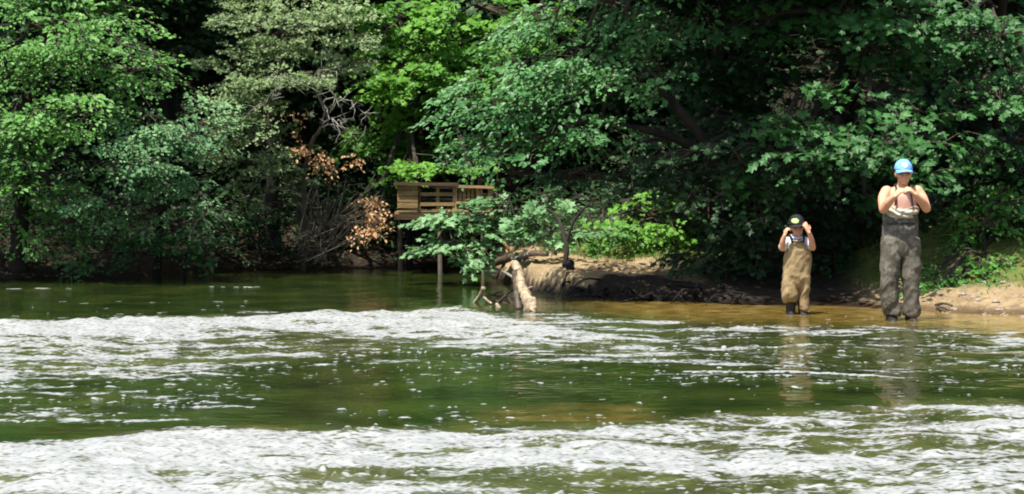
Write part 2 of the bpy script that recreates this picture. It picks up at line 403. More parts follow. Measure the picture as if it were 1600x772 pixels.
pf.inputs['Roughness'].default_value = .6
b2 = nd(ns, 'ShaderNodeBump'); b2.inputs['Strength'].default_value = .3; b2.inputs['Distance'].default_value = .02
lk.new(math_(ns, lk, 'ADD', nf, math_(ns, lk, 'MULTIPLY', nf2, .5)), b2.inputs['Height']); lk.new(b2.outputs[0], pf.inputs['Normal'])
mpf = nd(ns, 'ShaderNodeMapping'); mpf.inputs['Scale'].default_value = (11, 19, 11); lk.new(P, mpf.inputs['Vector'])
nfs = noise(ns, lk, mpf.outputs[0], 1.0, 5, .72)
ff = math_(ns, lk, 'ADD', fa.outputs['Fac'], math_(ns, lk, 'ADD', math_(ns, lk, 'MULTIPLY_ADD', nf, .7, -.35), math_(ns, lk, 'MULTIPLY_ADD', nfs, 1.2, -.60)))
vo = nd(ns, 'ShaderNodeTexVoronoi'); vo.inputs['Scale'].default_value = 2.1; lk.new(mpf.outputs[0], vo.inputs['Vector'])
ff = math_(ns, lk, 'ADD', ff, math_(ns, lk, 'MULTIPLY_ADD', vo.outputs['Distance'], -1.0, .42))
ff = ramp(ns, lk, math_(ns, lk, 'MULTIPLY', ff, math_(ns, lk, 'MULTIPLY', fa.outputs['Fac'], 8, clamp=True)), [(.34, (0, 0, 0)), (.86, (1, 1, 1))])
mx = nd(ns, 'ShaderNodeMixShader'); lk.new(ff, mx.inputs[0]); lk.new(pw.outputs[0], mx.inputs[1]); lk.new(pf.outputs[0], mx.inputs[2])
o = nd(ns, 'ShaderNodeOutputMaterial'); lk.new(mx.outputs[0], o.inputs[0])
rv = add_mesh('river', [(np.stack([wx, wy, wz], 1), [wq], 0, {'foam': foam, 'shallow': shal, 'bubbly': np.clip(dens*1.15*sst(.1,.5,dens)*(.55+.9*fbm(wx*2.5, wy*4, 3, 201)), 0, 1)})], m)
tag(rv, 'dark green river broken by two bands of white foaming rapids', 'river', kind='structure')

# ------------------------------------------------------------------ foliage
T_OVAL = (np.array([[0, 0, 0], [-.27, .28, .06], [-.25, .62, .05], [0, 1, -.08], [.25, .62, .05], [.27, .28, .06]]),
          [np.array([[0, 5, 4, 3], [0, 3, 2, 1]])])
_mo = [(0, 0), (.20, -.06), (.46, .10), (.26, .26), (.54, .55), (.20, .60), (0, 1.0), (-.20, .60), (-.54, .55), (-.26, .26), (-.46, .10), (-.20, -.06)]
T_MAPLE = (np.array([[0, .32, .05]] + [[x, y, -.10*(abs(x)+max(0, y-.4))] for x, y in _mo]),
           [np.array([[0, 1+(k+1) % 12, 1+k] for k in range(12)])])
T_CLUMP = (np.array([[0, 0, 0], [-.5, .35, .12], [-.15, .5, -.05], [-.3, .95, .05], [0, .7, 0], [.32, 1.0, .1], [.16, .5, -.06], [.5, .3, .1]]),
           [np.array([[0, 2, 1], [0, 4, 2], [2, 4, 3], [0, 6, 4], [4, 6, 5], [0, 7, 6]])])
T_NEEDLE = (np.array([[-.12, 0, 0], [.12, 0, 0], [.26, .5, .05], [.05, 1, 0], [-.22, .55, .05]]), [np.array([[0, 1, 2, 3, 4]])])
TPL = {'oval': T_OVAL, 'maple': T_MAPLE, 'clump': T_CLUMP, 'needle': T_NEEDLE}

def nrm(v): return v/(np.linalg.norm(v, axis=-1, keepdims=True)+1e-9)

def leaves_geo(kind, Pp, D, N, size, tint):
    tv, tf = TPL[kind]
    D = nrm(D); S = nrm(np.cross(D, N)); N = np.cross(S, D)
    n, k = len(Pp), len(tv)
    V = Pp[:, None, :] + size[:, None, None]*(tv[None, :, 0:1]*S[:, None, :] + tv[None, :, 1:2]*D[:, None, :] + tv[None, :, 2:3]*N[:, None, :])
    Fs = [(np.arange(n)[:, None, None]*k + f[None]).reshape(-1, f.shape[1]) for f in tf]
    return V.reshape(-1, 3), Fs, 0, {'tint': np.repeat(tint, k)}

def thin_tubes(A, B, Cc, ra, rb):
    """many 3-sided twigs through points A-B-C (n,3)"""
    n = len(A); pts = np.stack([A, B, Cc], 1); r = np.stack([ra, (ra+rb)/2, rb], 1)
    T = nrm(Cc-A); up = np.tile([0.0, 0, 1.0], (n, 1)); S = nrm(np.cross(T, up+np.array([.01, .02, 0]))); U = np.cross(S, T)
    th = np.array([0, 2.094, 4.189])
    off = np.cos(th)[None, :, None]*S[:, None, :] + np.sin(th)[None, :, None]*U[:, None, :]
    V = pts[:, :, None, :] + r[:, :, None, None]*off[:, None, :, :]
    q = []
    for s in range(2):
        for j in range(3):
            q.append([s*3+j, s*3+(j+1) % 3, s*3+3+(j+1) % 3, s*3+3+j])
    q = np.array(q)
    return V.reshape(-1, 3), [(np.arange(n)[:, None, None]*9 + q[None]).reshape(-1, 4)], 0, {}

def sprays(R, O, D, L, nl, width, droop, lsize, kind, tint, tilt=.45, jit=.38):
    """leafy twigs: axis from O along D, leaves to both sides in a loose plane"""
    n = len(O); D = nrm(D)
    up = np.array([0, 0, 1.0])
    side = nrm(np.cross(D, np.tile(up, (n, 1)))+R.randn(n, 3)*.12)
    t = np.linspace(.08, 1, nl)[None, :] + R.uniform(-.04, .04, (n, nl))
    sg = np.where(np.arange(nl) % 2 == 0, 1, -1)[None, :]*np.ones((n, 1))
    off = sg*width*L[:, None]*(1.05-.75*t)*R.rand(n, nl)**.7
    ax = lambda tt: O[:, None, :] + D[:, None, :]*(L[:, None]*tt)[..., None] - up*(droop*L[:, None]*tt*tt)[..., None]
    Pp = ax(t) + side[:, None, :]*off[..., None] + R.randn(n, nl, 3)*.035*L[:, None, None]
    Pp[..., 2] -= np.abs(off)*.25
    ld = D[:, None, :]*.8 + side[:, None, :]*(sg*.75)[..., None] + R.randn(n, nl, 3)*.35; ld[..., 2] -= .22
    ln = up*.85 + D[:, None, :]*tilt + np.array([-.05, -.38, 0]) + R.randn(n, nl, 3)*jit
    sz = lsize*R.uniform(.5, 1.3, (n, nl))*(1.15-.4*t)*R.uniform(.8, 1.15, (n, 1))
    tn = np.repeat(tint[:, None], nl, 1)
    a = leaves_geo(kind, Pp.reshape(-1, 3), ld.reshape(-1, 3), ln.reshape(-1, 3), sz.ravel(), tn.ravel())
    tw = thin_tubes(ax(np.zeros((n, 1)))[:, 0], ax(np.full((n, 1), .5))[:, 0], ax(np.full((n, 1), .95))[:, 0], .006+.006*L, .0025+0*L)
    return a, tw

def W(lobe):
    """(px, py, Y, rx, ry, rz) from the photo or ('w', X, Y, Z, rx, ry, rz) -> centre, radii"""
    if lobe[0] == 'w': return np.array(lobe[1:4], float), np.array(lobe[4:7], float)
    return at(*lobe[:3]), np.array(lobe[3:6], float)

def tree(name, label, trunk, lobes, leaf='oval', mat='leaf_left', lsize=.085, slen=.6, nl=22, dens=60, bias=(0, -.45, -.12), spread=.6,
         droop=.22, width=.42, seed=1, cat='tree', group=None, limb_from=.35, tilt=.45, jit=.24, bark='bark', twig='twig', shell=.45, crown='crown', rigid=False, tr=(0, 1)):
    """trunk: list of stems, each a list of (X, Y, Z, r). lobes: leafy masses, optional 7th/8th value scales density and leaf size"""
    R = rs(seed)
    base = np.array(trunk[0][0][:3], float)
    root = empty(name, base, label, cat, group)
    stems, tp = [], []
    for st in trunk:
        st = np.array(st, float); pts = spline(st[:, :3], 6*len(st)); rr = np.interp(np.linspace(0, 1, len(pts)), np.linspace(0, 1, len(st)), st[:, 3])
        pts = pts + (R.rand(*pts.shape)-.5)*rr[:, None]*.35
        V, Fs = tube(pts-base, rr, 10, True, seed, .10); tp.append((V, Fs, 0, {})); stems.append((pts, rr))
    add_mesh('trunk', tp, M[bark], root)
    cr, br = [], []
    for lb in lobes:
        c, r = W(lb); e = lb[6:] if lb[0] != 'w' else lb[7:]
        kd = e[0] if len(e) > 0 else 1.0; ks = e[1] if len(e) > 1 else 1.0
        n = max(3, int(1.7*dens*kd*r[0]*max(r[2], .15)*(1+.35*r[1])/(ks*ks)))
        # limb from the closest stem to the heart of this mass
        allp = np.concatenate([s[0][int(len(s[0])*limb_from):] for s in stems]); allr = np.concatenate([s[1][int(len(s[1])*limb_from):] for s in stems])
        q = allp - c; dd = np.linalg.norm(q, axis=1) + np.maximum(0, q[:, 2])*1.5; k = int(np.argmin(dd))
        a = allp[k]; mid = (a+c)/2 + np.array([0, 0, .12*np.linalg.norm(c-a)]) + R.randn(3)*.08
        lp = spline([a, mid, c, c + (c-a)*.25*min(1, r[0]/(np.linalg.norm(c-a)+.1))], 12)
        lr = np.linspace(min(.05, allr[k]*.6)+.006, .006, 12)
        V, Fs = tube(lp-base, lr, 6, True, seed, .1); br.append((V, Fs, 0, {}))
        u = nrm(R.randn(n, 3)); rad = shell + (1-shell)*R.rand(n)**.6; rad *= np.where(R.rand(n) < .12, 1.22, 1)
        ns_ = max(3, int(22*r[0]*max(r[2], .12)))                # boughs: flat shelves of leaves with gaps between
        us = nrm(R.randn(ns_, 3)); sc = c + us*r*(.35+.65*R.rand(ns_, 1)**.5); ib = R.randint(0, ns_, n)
        k3 = np.array([.24, .22, .055])*(slen/.6)*ks**.5
        O = np.where((R.rand(n) < .72)[:, None], sc[ib] + R.randn(n, 3)*k3, c + u*r*rad[:, None])
        bt_ = R.uniform(-.22, .22, ns_)[ib]
        hd = O-a; hd[:, 2] = 0; hd = nrm(hd)*spread
        loc = (O-c)/r; loc[:, 2] *= .35
        D = hd + loc*.55 + np.array(bias) + R.randn(n, 3)*.28
        L = slen*ks**.5*R.uniform(.6, 1.25, n)
        cl = fbm(O[:, 0]*1.7+seed, O[:, 2]*1.9+O[:, 1]*.7, 2, seed)
        tint = tr[0] + (tr[1]-tr[0])*np.clip((cl-.5)*1.8+.42+bt_+R.randn(n)*.12, 0, 1)
        g, tw = sprays(R, O - D*L[:, None]*.35, D, L, nl, width, droop, lsize*ks, leaf, tint, tilt, jit)
        cr.append((g[0]-base, *g[1:])); br.append((tw[0]-base, *tw[1:]))
        # sub-limbs that carry some of the twigs
        ms = min(n, 14); idx = R.choice(n, ms, False); O2 = (O - D*L[:, None]*.35)[idx]
        kk = lp[R.randint(3, 11, ms)]
        tw = thin_tubes(kk, (kk+O2)/2+R.randn(ms, 3)*.06, O2, np.full(ms, .012), np.full(ms, .006)); br.append((tw[0]-base, *tw[1:]))
    add_mesh(crown, cr + [(b[0], b[1], 1, {}) for b in br], [M[mat], M[twig]], root, smooth=False)
    return root

def gz1(X, Y): return float(ground_z(np.array([X]), np.array([Y]))[0])
def stem(px, Y, pts, r0, r1, lean_y=0):
    """trunk whose foot stands on the ground below pixel column px at distance Y; pts = [(px, py), ...] upwards"""
    X = (px-CX)/F*Y; out = [(X, Y, gz1(X, Y)-.08, r0)]
    n = len(pts)
    for i, (a, b) in enumerate(pts):
        t = (i+1)/n; p = at(a, b, Y+lean_y*t); out.append((*p, r0+(r1-r0)*t))
    return out

# left edge
tree('broadleaf_tree', 'tall fresh green broadleaf tree at the left edge, boughs hanging to the water', [stem(25, 29.9, [(34, 330), (40, 220), (70, 60), (90, -200), (100, -420)], .14, .05, -.4)],
     [(50, 40, 28.9, .85, .8, .6), (150, 70, 28.7, .75, .7, .6), (30, 160, 28.8, .7, .7, .55), (130, 180, 28.5, .8, .7, .5), (215, 110, 28.9, .45, .5, .35, 1.1), (240, 85, 29.2, .25, .3, .12, 1.2),
      (70, 270, 29.1, .8, .7, .4), (120, 345, 29.6, .8, .6, .3, .8),
      (30, 360, 29.7, .5, .6, .35, .7), (-90, 200, 29.2, .9, .8, 1.2, .7, 1.2), (60, -60, 29.8, 1.2, .9, .8, .9, 1.3), (150, -50, 29.8, .8, .8, .7, .9, 1.3), (60, -250, 30.4, 1.6, 1.2, 1.3, .9, 1.7)],
     lsize=.088, seed=11, dens=66, bias=(.25, -.45, -.15))
tree('broadleaf_tree', 'pale blue green tree bulging over the water between the left edge tree and cedar', [stem(245, 30.8, [(250, 360), (255, 280), (262, 200)], .07, .02, -1.2)],
     [(235, 180, 28.5, .5, .5, .36, 1.1), (290, 215, 28.5, .4, .5, .34, 1.1), (185, 255, 28.4, .6, .6, .36), (270, 285, 29.1, .45, .5, .32), (325, 160, 29.6, .3, .35, .2, 1.1), (230, 340, 29.6, .5, .5, .26), (310, 335, 30.0, .3, .4, .24, .8), (340, 200, 29.8, .25, .3, .3, .7), (160, 320, 29.3, .5, .5, .3)],
     mat='leaf_pale', lsize=.074, slen=.5, nl=24, seed=41, dens=84, bias=(.35, -.5, -.15))
tree('shrub', 'low green shrub dipping to the water at the foot of the left bank', [stem(285, 30.6, [(290, 400), (300, 360)], .03, .015)],
     [(330, 385, 30.3, .38, .4, .22), (275, 375, 30.0, .4, .4, .25), (215, 395, 29.8, .4, .4, .2), (150, 405, 29.6, .45, .35, .16, .8), (340, 340, 30.4, .25, .3, .2)],
     lsize=.06, slen=.38, seed=12, cat='shrub', dens=110, mat='leaf_maple')
# the greyish fine-leaved tree
tree('cedar_tree', 'olive grey fine-leaved tree with feathery foliage left of the dead branches', [stem(430, 33.4, [(425, 330), (430, 200), (445, 60), (450, -160), (450, -420)], .13, .05, -.8)],
     [(395, 40, 31.4, .55, .6, .5), (470, 45, 31.2, .6, .6, .5), (545, 40, 31.6, .5, .6, .5), (375, 120, 31.2, .5, .6, .4), (450, 120, 31.0, .55, .6, .4), (345, 165, 30.9, .42, .5, .3),
      (410, 190, 30.9, .55, .6, .35), (380, 250, 31.1, .55, .5, .3), (440, 255, 31.4, .4, .5, .3, .7), (530, 110, 31.8, .4, .5, .35), (330, 225, 31.3, .3, .4, .4, .8), (390, 310, 31.6, .5, .5, .25, .5),
      (460, -60, 32.8, 1.1, .8, .8, .8, 1.3), (440, -240, 33.6, 1.4, 1.2, 1.2, .8, 1.8)],
     leaf='clump', mat='leaf_cedar', lsize=.062, slen=.42, nl=26, dens=105, seed=13, tilt=.8, jit=.6, bias=(-.1, -.5, .15), droop=.1, width=.5)
# bright maple behind the deck
tree('maple_tree', 'bright yellow green maple rising above the wooden deck', [stem(668, 36, [(660, 300), (650, 160), (655, 0), (650, -200), (650, -420)], .15, .05, -1)],
     [(610, 45, 33.4, .6, .6, .45), (690, 40, 33.6, .7, .7, .5), (600, 130, 32.8, .42, .5, .28, 1.3), (650, 115, 33.0, .5, .5, .3, 1.2), (700, 110, 33.6, .6, .6, .4), (760, 60, 33.8, .6, .6, .5),
      (640, 190, 33.6, .4, .5, .3, .8), (605, 235, 33.8, .5, .5, .3, .8), (660, 235, 33.8, .5, .5, .22, .7), (740, 130, 33.0, .5, .5, .35), (800, 30, 33.2, .6, .6, .45), (570, 190, 34.2, .4, .4, .5, .5), (650, 262, 31.7, .35, .3, .1, 1.2), (735, 262, 32, .35, .3, .12, .9), (600, 275, 32, .3, .3, .1, .9),
      (640, -60, 35.2, 1.2, .9, .7, .9, 1.3), (760, -80, 35.2, 1.1, .9, .8, .9, 1.4), (680, -260, 36, 1.8, 1.4, 1.3, .9, 1.8)],
     leaf='maple', mat='leaf_bright', lsize=.11, slen=.6, nl=18, dens=62, seed=14, bias=(-.15, -.55, -.05))
# the leaning tree over the mound
b0 = at(1215, 440, 26.6); 
tree('leaning_tree', 'leaning tree sweeping blue green boughs leftward over the sand bank',
     [[(b0[0], 26.6, gz1(b0[0], 26.6)-.1, .13), (*at(1165, 380, 26.3), .11), (*at(1085, 310, 25.9), .085), (*at(985, 280, 25.6), .06), (*at(880, 275, 25.3), .04), (*at(790, 268, 25.2), .018)],
      [(*at(1140, 350, 26.2), .08), (*at(1110, 240, 25.9), .07), (*at(1040, 150, 25.6), .055), (*at(950, 90, 25.4), .035), (*at(860, 50, 25.2), .015)],
      [(*at(1110, 240, 25.9), .06), (*at(1020, 205, 25.5), .045), (*at(900, 190, 25.1), .03), (*at(790, 195, 24.9), .015)]],
     [(735, 185, 24.9, .42, .45, .22, 1.1), (800, 165, 24.8, .5, .5, .25), (880, 140, 24.8, .55, .5, .25), (955, 130, 24.9, .5, .5, .22), (760, 235, 24.8, .5, .45, .17, 1.1), (840, 215, 24.7, .55, .5, .2, 1.1),
      (920, 200, 24.9, .5, .5, .2, .8), (720, 140, 25.2, .3, .4, .2), (800, 100, 25.2, .5, .5, .25), (890, 75, 25.2, .55, .5, .28), (980, 60, 25.3, .5, .5, .28), (850, 20, 25.4, .6, .6, .25), (950, 10, 25.4, .6, .6, .25),
      (1040, 40, 25.4, .5, .5, .25, .8), (1010, 110, 25.2, .35, .4, .2, .6), (860, 275, 25.3, .45, .45, .10, .5),
      ('w', 1.1, 24.2, 4.5, .8, .8, .4, .9, 1.3), ('w', 2.2, 24.0, 4.5, .9, .9, .4, 1, 1.3), ('w', 1.8, 25.2, 5.2, 1.4, 1.0, .6, 1, 1.5), ('w', 1.5, 24.2, 3.9, .7, .6, .3, .9, 1.2)],
     mat='leaf_lean', lsize=.088, slen=.55, nl=24, dens=82, seed=15, bias=(-.75, -.3, -.12), droop=.28, spread=.25, limb_from=.25, tilt=.55)
# tall woods at right
M['leaf_shade'] = leaf_mat('leaf_shade', (.008, .026, .008), (.024, .062, .018), trans=.2, spec=.25)  # near-black copy of the maple green, deep shade put into its colour
def big(name, label, px, Y, r, lobes, seed, mat='leaf_maple', tops=((0, -60), (0, -420)), leaf='maple', dens=52, **kw):
    return tree(name, label, [stem(px, Y, [(px+4, 330), (px-3, 180), (px+2, 20)] + [(px+a, b) for a, b in tops], r, r*.45, -.3)], lobes, leaf=leaf, mat=mat, seed=seed, dens=dens, **{**dict(lsize=.125, slen=.62, nl=15, width=.5), **kw})
big('maple_tree', 'big dark-trunked maple holding leafy sprays above the two waders', 1330, 28.6, .21,
    [(1225, 192, 24.6, .5, .3, .07, 2.0), (1360, 155, 24.2, .42, .35, .12, 1.0), (1430, 170, 24.6, .45, .35, .13, 1.1), (1460, 225, 24.7, .45, .35, .12, 1.1), (1390, 220, 23.9, .45, .3, .08, 1.3), (1310, 238, 24.1, .35, .25, .05, 1.3), (1410, 262, 24.4, .5, .3, .05, .8), (1185, 278, 25.2, .32, .3, .09, 1.3), (1350, 295, 25.4, .22, .25, .08, 1.2),
     (1390, 100, 25.4, .6, .6, .25, .8), (1300, 30, 26.4, .6, .6, .25, .5), (1190, 25, 26.4, .6, .7, .25, .7), (1420, 30, 25.0, .7, .6, .35, 1), (1250, 250, 27.0, .8, .6, .25, .45),
     ('w', 3.2, 26, 4.4, 1.3, 1.2, .6, .9, 1.4), ('w', 4.6, 26.0, 4.6, 1.3, 1.3, .6, .9, 1.4), ('w', 2.6, 24.0, 4.8, 1.1, .8, .4, .8, 1.4), ('w', 3.5, 24.9, 4.7, .9, .8, .4, .9, 1.4),  ('w', 3.6, 27.6, 6, 1.9, 1.8, 1.2, .9, 1.8), ('w', 5, 27.0, 6, 1.6, 1.6, 1.0, .9, 1.8)], 16)
big('maple_tree', 'slim maple at the right edge with pale leaf sprays above the grassy bank', 1562, 27.8, .12,
    [(1500, 50, 24.8, .55, .5, .3), (1570, 50, 24.4, .55, .5, .3), (1595, 130, 24.7, .45, .5, .25), (1530, 150, 25.2, .5, .5, .25), (1590, 215, 26.2, .5, .5, .2), (1545, 235, 26.2, .5, .5, .18), (1600, 280, 27.0, .45, .4, .16), (1520, 290, 27.2, .5, .5, .2, .6),
     (1680, 100, 26.0, .6, .6, 1.0, .7, 1.2), ('w', 6.0, 26.6, 4.3, 1.3, 1.0, .7, .9, 1.4), ('w', 6.6, 26.2, 6, 1.8, 1.6, 1.2, .9, 1.8)], 17, lsize=.10)
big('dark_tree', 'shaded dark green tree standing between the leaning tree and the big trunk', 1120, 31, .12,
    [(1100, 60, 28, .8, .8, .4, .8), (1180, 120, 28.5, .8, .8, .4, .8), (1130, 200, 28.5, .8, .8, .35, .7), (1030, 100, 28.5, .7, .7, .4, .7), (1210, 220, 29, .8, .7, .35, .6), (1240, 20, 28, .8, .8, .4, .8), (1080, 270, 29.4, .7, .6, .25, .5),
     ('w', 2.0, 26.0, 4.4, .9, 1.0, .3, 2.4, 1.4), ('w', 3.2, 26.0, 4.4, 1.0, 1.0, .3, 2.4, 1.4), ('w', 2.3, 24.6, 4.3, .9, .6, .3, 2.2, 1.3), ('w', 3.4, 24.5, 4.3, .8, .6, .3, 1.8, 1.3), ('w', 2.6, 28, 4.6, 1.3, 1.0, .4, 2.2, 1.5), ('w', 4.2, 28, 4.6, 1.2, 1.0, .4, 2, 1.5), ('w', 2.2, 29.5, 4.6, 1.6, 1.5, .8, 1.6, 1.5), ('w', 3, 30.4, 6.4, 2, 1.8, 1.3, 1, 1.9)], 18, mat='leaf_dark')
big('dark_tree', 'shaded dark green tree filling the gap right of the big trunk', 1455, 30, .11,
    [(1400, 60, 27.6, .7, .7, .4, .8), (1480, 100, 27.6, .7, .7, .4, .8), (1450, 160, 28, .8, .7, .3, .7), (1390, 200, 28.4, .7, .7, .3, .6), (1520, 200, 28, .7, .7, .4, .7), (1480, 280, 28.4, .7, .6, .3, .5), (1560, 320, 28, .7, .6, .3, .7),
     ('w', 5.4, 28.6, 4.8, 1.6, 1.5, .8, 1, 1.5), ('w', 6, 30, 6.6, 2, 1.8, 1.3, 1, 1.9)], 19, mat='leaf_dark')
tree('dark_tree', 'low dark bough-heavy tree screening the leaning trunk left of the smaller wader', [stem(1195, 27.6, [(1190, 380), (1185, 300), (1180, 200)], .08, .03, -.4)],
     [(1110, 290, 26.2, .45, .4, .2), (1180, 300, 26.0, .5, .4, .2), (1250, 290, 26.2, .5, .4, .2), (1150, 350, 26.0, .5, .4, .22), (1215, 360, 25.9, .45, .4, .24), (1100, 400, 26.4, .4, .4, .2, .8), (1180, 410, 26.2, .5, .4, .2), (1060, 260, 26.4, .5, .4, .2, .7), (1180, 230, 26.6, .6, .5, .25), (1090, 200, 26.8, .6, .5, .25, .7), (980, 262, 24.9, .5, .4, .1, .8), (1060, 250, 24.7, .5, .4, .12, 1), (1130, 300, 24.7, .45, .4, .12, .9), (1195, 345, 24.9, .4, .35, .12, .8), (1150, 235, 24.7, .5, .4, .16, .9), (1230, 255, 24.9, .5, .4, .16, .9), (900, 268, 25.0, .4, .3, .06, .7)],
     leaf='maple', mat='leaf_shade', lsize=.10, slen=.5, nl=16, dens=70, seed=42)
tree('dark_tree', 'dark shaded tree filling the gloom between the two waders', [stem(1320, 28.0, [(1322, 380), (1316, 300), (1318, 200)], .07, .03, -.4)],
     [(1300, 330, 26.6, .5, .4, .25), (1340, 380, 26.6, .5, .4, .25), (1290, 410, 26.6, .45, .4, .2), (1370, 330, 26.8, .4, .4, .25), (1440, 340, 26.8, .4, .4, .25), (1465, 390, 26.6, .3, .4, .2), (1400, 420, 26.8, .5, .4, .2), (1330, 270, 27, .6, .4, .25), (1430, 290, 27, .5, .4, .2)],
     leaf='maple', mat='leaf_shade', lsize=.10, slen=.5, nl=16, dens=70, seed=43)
# shrubs
tree('bush', 'lush green bush on the grassy bank at the right edge', [stem(1545, 25.2, [(1540, 400), (1535, 350)], .03, .015)],
     [(1575, 325, 25.8, .4, .35, .22), (1530, 350, 25.6, .4, .35, .2), (1600, 345, 26.0, .35, .3, .16), (1500, 388, 25.6, .35, .35, .18), (1540, 378, 25.8, .3, .3, .12), (1472, 418, 25.0, .22, .25, .12, 1.2), (1500, 425, 25.1, .22, .2, .06, 1.2), (1468, 440, 24.3, .20, .2, .08, 1.5), (1505, 432, 24.4, .24, .2, .08, 1.4), (1545, 412, 24.7, .24, .2, .08, 1.3), (1600, 330, 25.4, .4, .4, .3), (1640, 340, 25.6, .4, .4, .3)],
     lsize=.085, slen=.36, nl=16, seed=20, cat='shrub', mat='leaf_bush', dens=130)
sX = at(882, 430, 27.2)
tree('sapling', 'young maple sapling whose leafy sprays hang in front of the deck', [[(sX[0], 27.2, gz1(sX[0], 27.2)-.05, .035), (*at(884, 380, 27.3), .03), (*at(860, 330, 27.6), .02), (*at(790, 330, 28.0), .012), (*at(700, 345, 28.4), .008)],
      [(*at(884, 380, 27.3), .022), (*at(900, 340, 27.3), .016), (*at(930, 310, 27.4), .008)]],
     [(690, 345, 28.5, .3, .3, .13, 1.3), (740, 345, 28.4, .35, .3, .13), (680, 385, 28.5, .2, .25, .07, 1.5), (720, 385, 28.3, .3, .3, .09, 1.2), (790, 350, 28.2, .35, .3, .14), (840, 350, 27.9, .35, .3, .14), (900, 365, 27.6, .3, .3, .13, 1.1), (850, 320, 27.8, .35, .3, .12, .7), (780, 315, 28.4, .25, .25, .08)],
     leaf='maple', mat='leaf_pale', lsize=.105, slen=.36, nl=12, dens=140, seed=21, bias=(-.5, -.3, -.1), cat='sapling', limb_from=.3)
tree('bush', 'sunlit yellow green bush in the clearing behind the sand bank', [stem(1035, 29.4, [(1040, 370), (1050, 320)], .03, .012)],
     [(1055, 315, 28.9, .36, .35, .18, 1.2), (1010, 345, 28.8, .4, .35, .2), (945, 345, 28.7, .4, .35, .15), (1085, 350, 28.9, .3, .35, .25, .9), (1030, 380, 28.8, .5, .35, .12, .9), (930, 378, 28.8, .4, .3, .12, .9), (980, 318, 29.2, .35, .3, .12, .7)],
     leaf='maple', mat='leaf_bright', lsize=.09, slen=.4, nl=14, dens=95, seed=22, cat='shrub')
for i, (px, py, Y, lab) in enumerate([(1180, 400, 29, 'dark shaded undergrowth shrub left of the smaller wader'), (1310, 395, 29.4, 'dark shaded undergrowth shrub between the two waders'),
                                      (1455, 385, 29.0, 'dark shaded undergrowth shrub behind the taller wader\'s shoulder'), (1120, 350, 31, 'dark shaded undergrowth shrub at the right side of the sunlit clearing')]):
    tree('shrub', lab, [stem(px, Y, [(px+3, py), (px-4, py-60)], .025, .012)],
         [(px, py-20, Y, .5, .4, .25), (px-40, py+10, Y-.2, .4, .4, .2), (px+45, py, Y-.1, .4, .4, .22), (px+10, py-80, Y+.2, .45, .4, .25)],
         leaf='maple', mat='leaf_wood', lsize=.09, slen=.4, nl=13, dens=60, seed=30+i, cat='shrub', group='dark undergrowth shrubs')
tree('shrub', 'dark shrub over brown litter beneath the grey-leaved tree', [stem(400, 33, [(405, 370), (400, 340)], .025, .012)],
     [(390, 350, 32.4, .45, .4, .2), (430, 385, 32.2, .4, .3, .12), (360, 380, 32.0, .3, .3, .15), (450, 320, 33, .4, .4, .3), (560, 330, 34, .5, .5, .35)], leaf='oval', mat='leaf_wood', lsize=.07, slen=.4, dens=65, seed=36, cat='shrub')
# woods behind: individual trees up the slope
wood = [(-60, 34), (110, 36), (250, 35), (320, 38), (480, 37.5), (560, 39.5), (735, 39), (840, 35.5), (905, 38), (1000, 36.5), (1080, 39), (1180, 36), (1270, 38.5), (1400, 35), (1500, 37.5), (1610, 34), (1720, 36)]
wl = ['thick-trunked', 'slender', 'twin-boughed', 'leafy', 'tall', 'dense']
for i, (px, Y) in enumerate(wood):
    X = (px-CX)/F*Y; g0 = gz1(X, Y); R = rs(200+i)
    z = lambda a: g0+a
    lob = []
    for k in range(9):
        lob.append(('w', X+R.uniform(-1.1, 1.1), Y+R.uniform(-1, .4), g0+R.uniform(1.0, 4.2), .8, .8, .5, .75, 1.15))
    for k in range(5):
        lob.append(('w', X+R.uniform(-1.2, 1.2), Y+R.uniform(-1.2, .8), g0+R.uniform(5.0, 8.5), 1.6, 1.5, 1.1, .8, 1.9))
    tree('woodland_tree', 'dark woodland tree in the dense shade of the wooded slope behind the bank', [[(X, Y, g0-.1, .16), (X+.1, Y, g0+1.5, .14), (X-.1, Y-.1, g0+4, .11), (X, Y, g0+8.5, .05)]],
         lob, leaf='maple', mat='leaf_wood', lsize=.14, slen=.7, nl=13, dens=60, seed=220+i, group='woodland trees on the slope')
# far wood, one mass
R = rs(77); n = 5200
O = np.stack([R.uniform(-26, 26, n), R.uniform(42, 50, n), np.zeros(n)], 1); O[:, 2] = ground_z(O[:, 0], O[:, 1]) + R.rand(n)*12
g, tw = sprays(R, O, np.stack([R.randn(n)*.6, -.7+R.randn(n)*.3, R.randn(n)*.2-.1], 1), R.uniform(.9, 1.6, n), 12, .5, .25, .32, 'oval', R.rand(n))
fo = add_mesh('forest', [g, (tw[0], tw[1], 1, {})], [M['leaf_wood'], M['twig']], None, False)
tag(fo, 'dark green forest mass at the top of the slope', 'forest', kind='stuff')

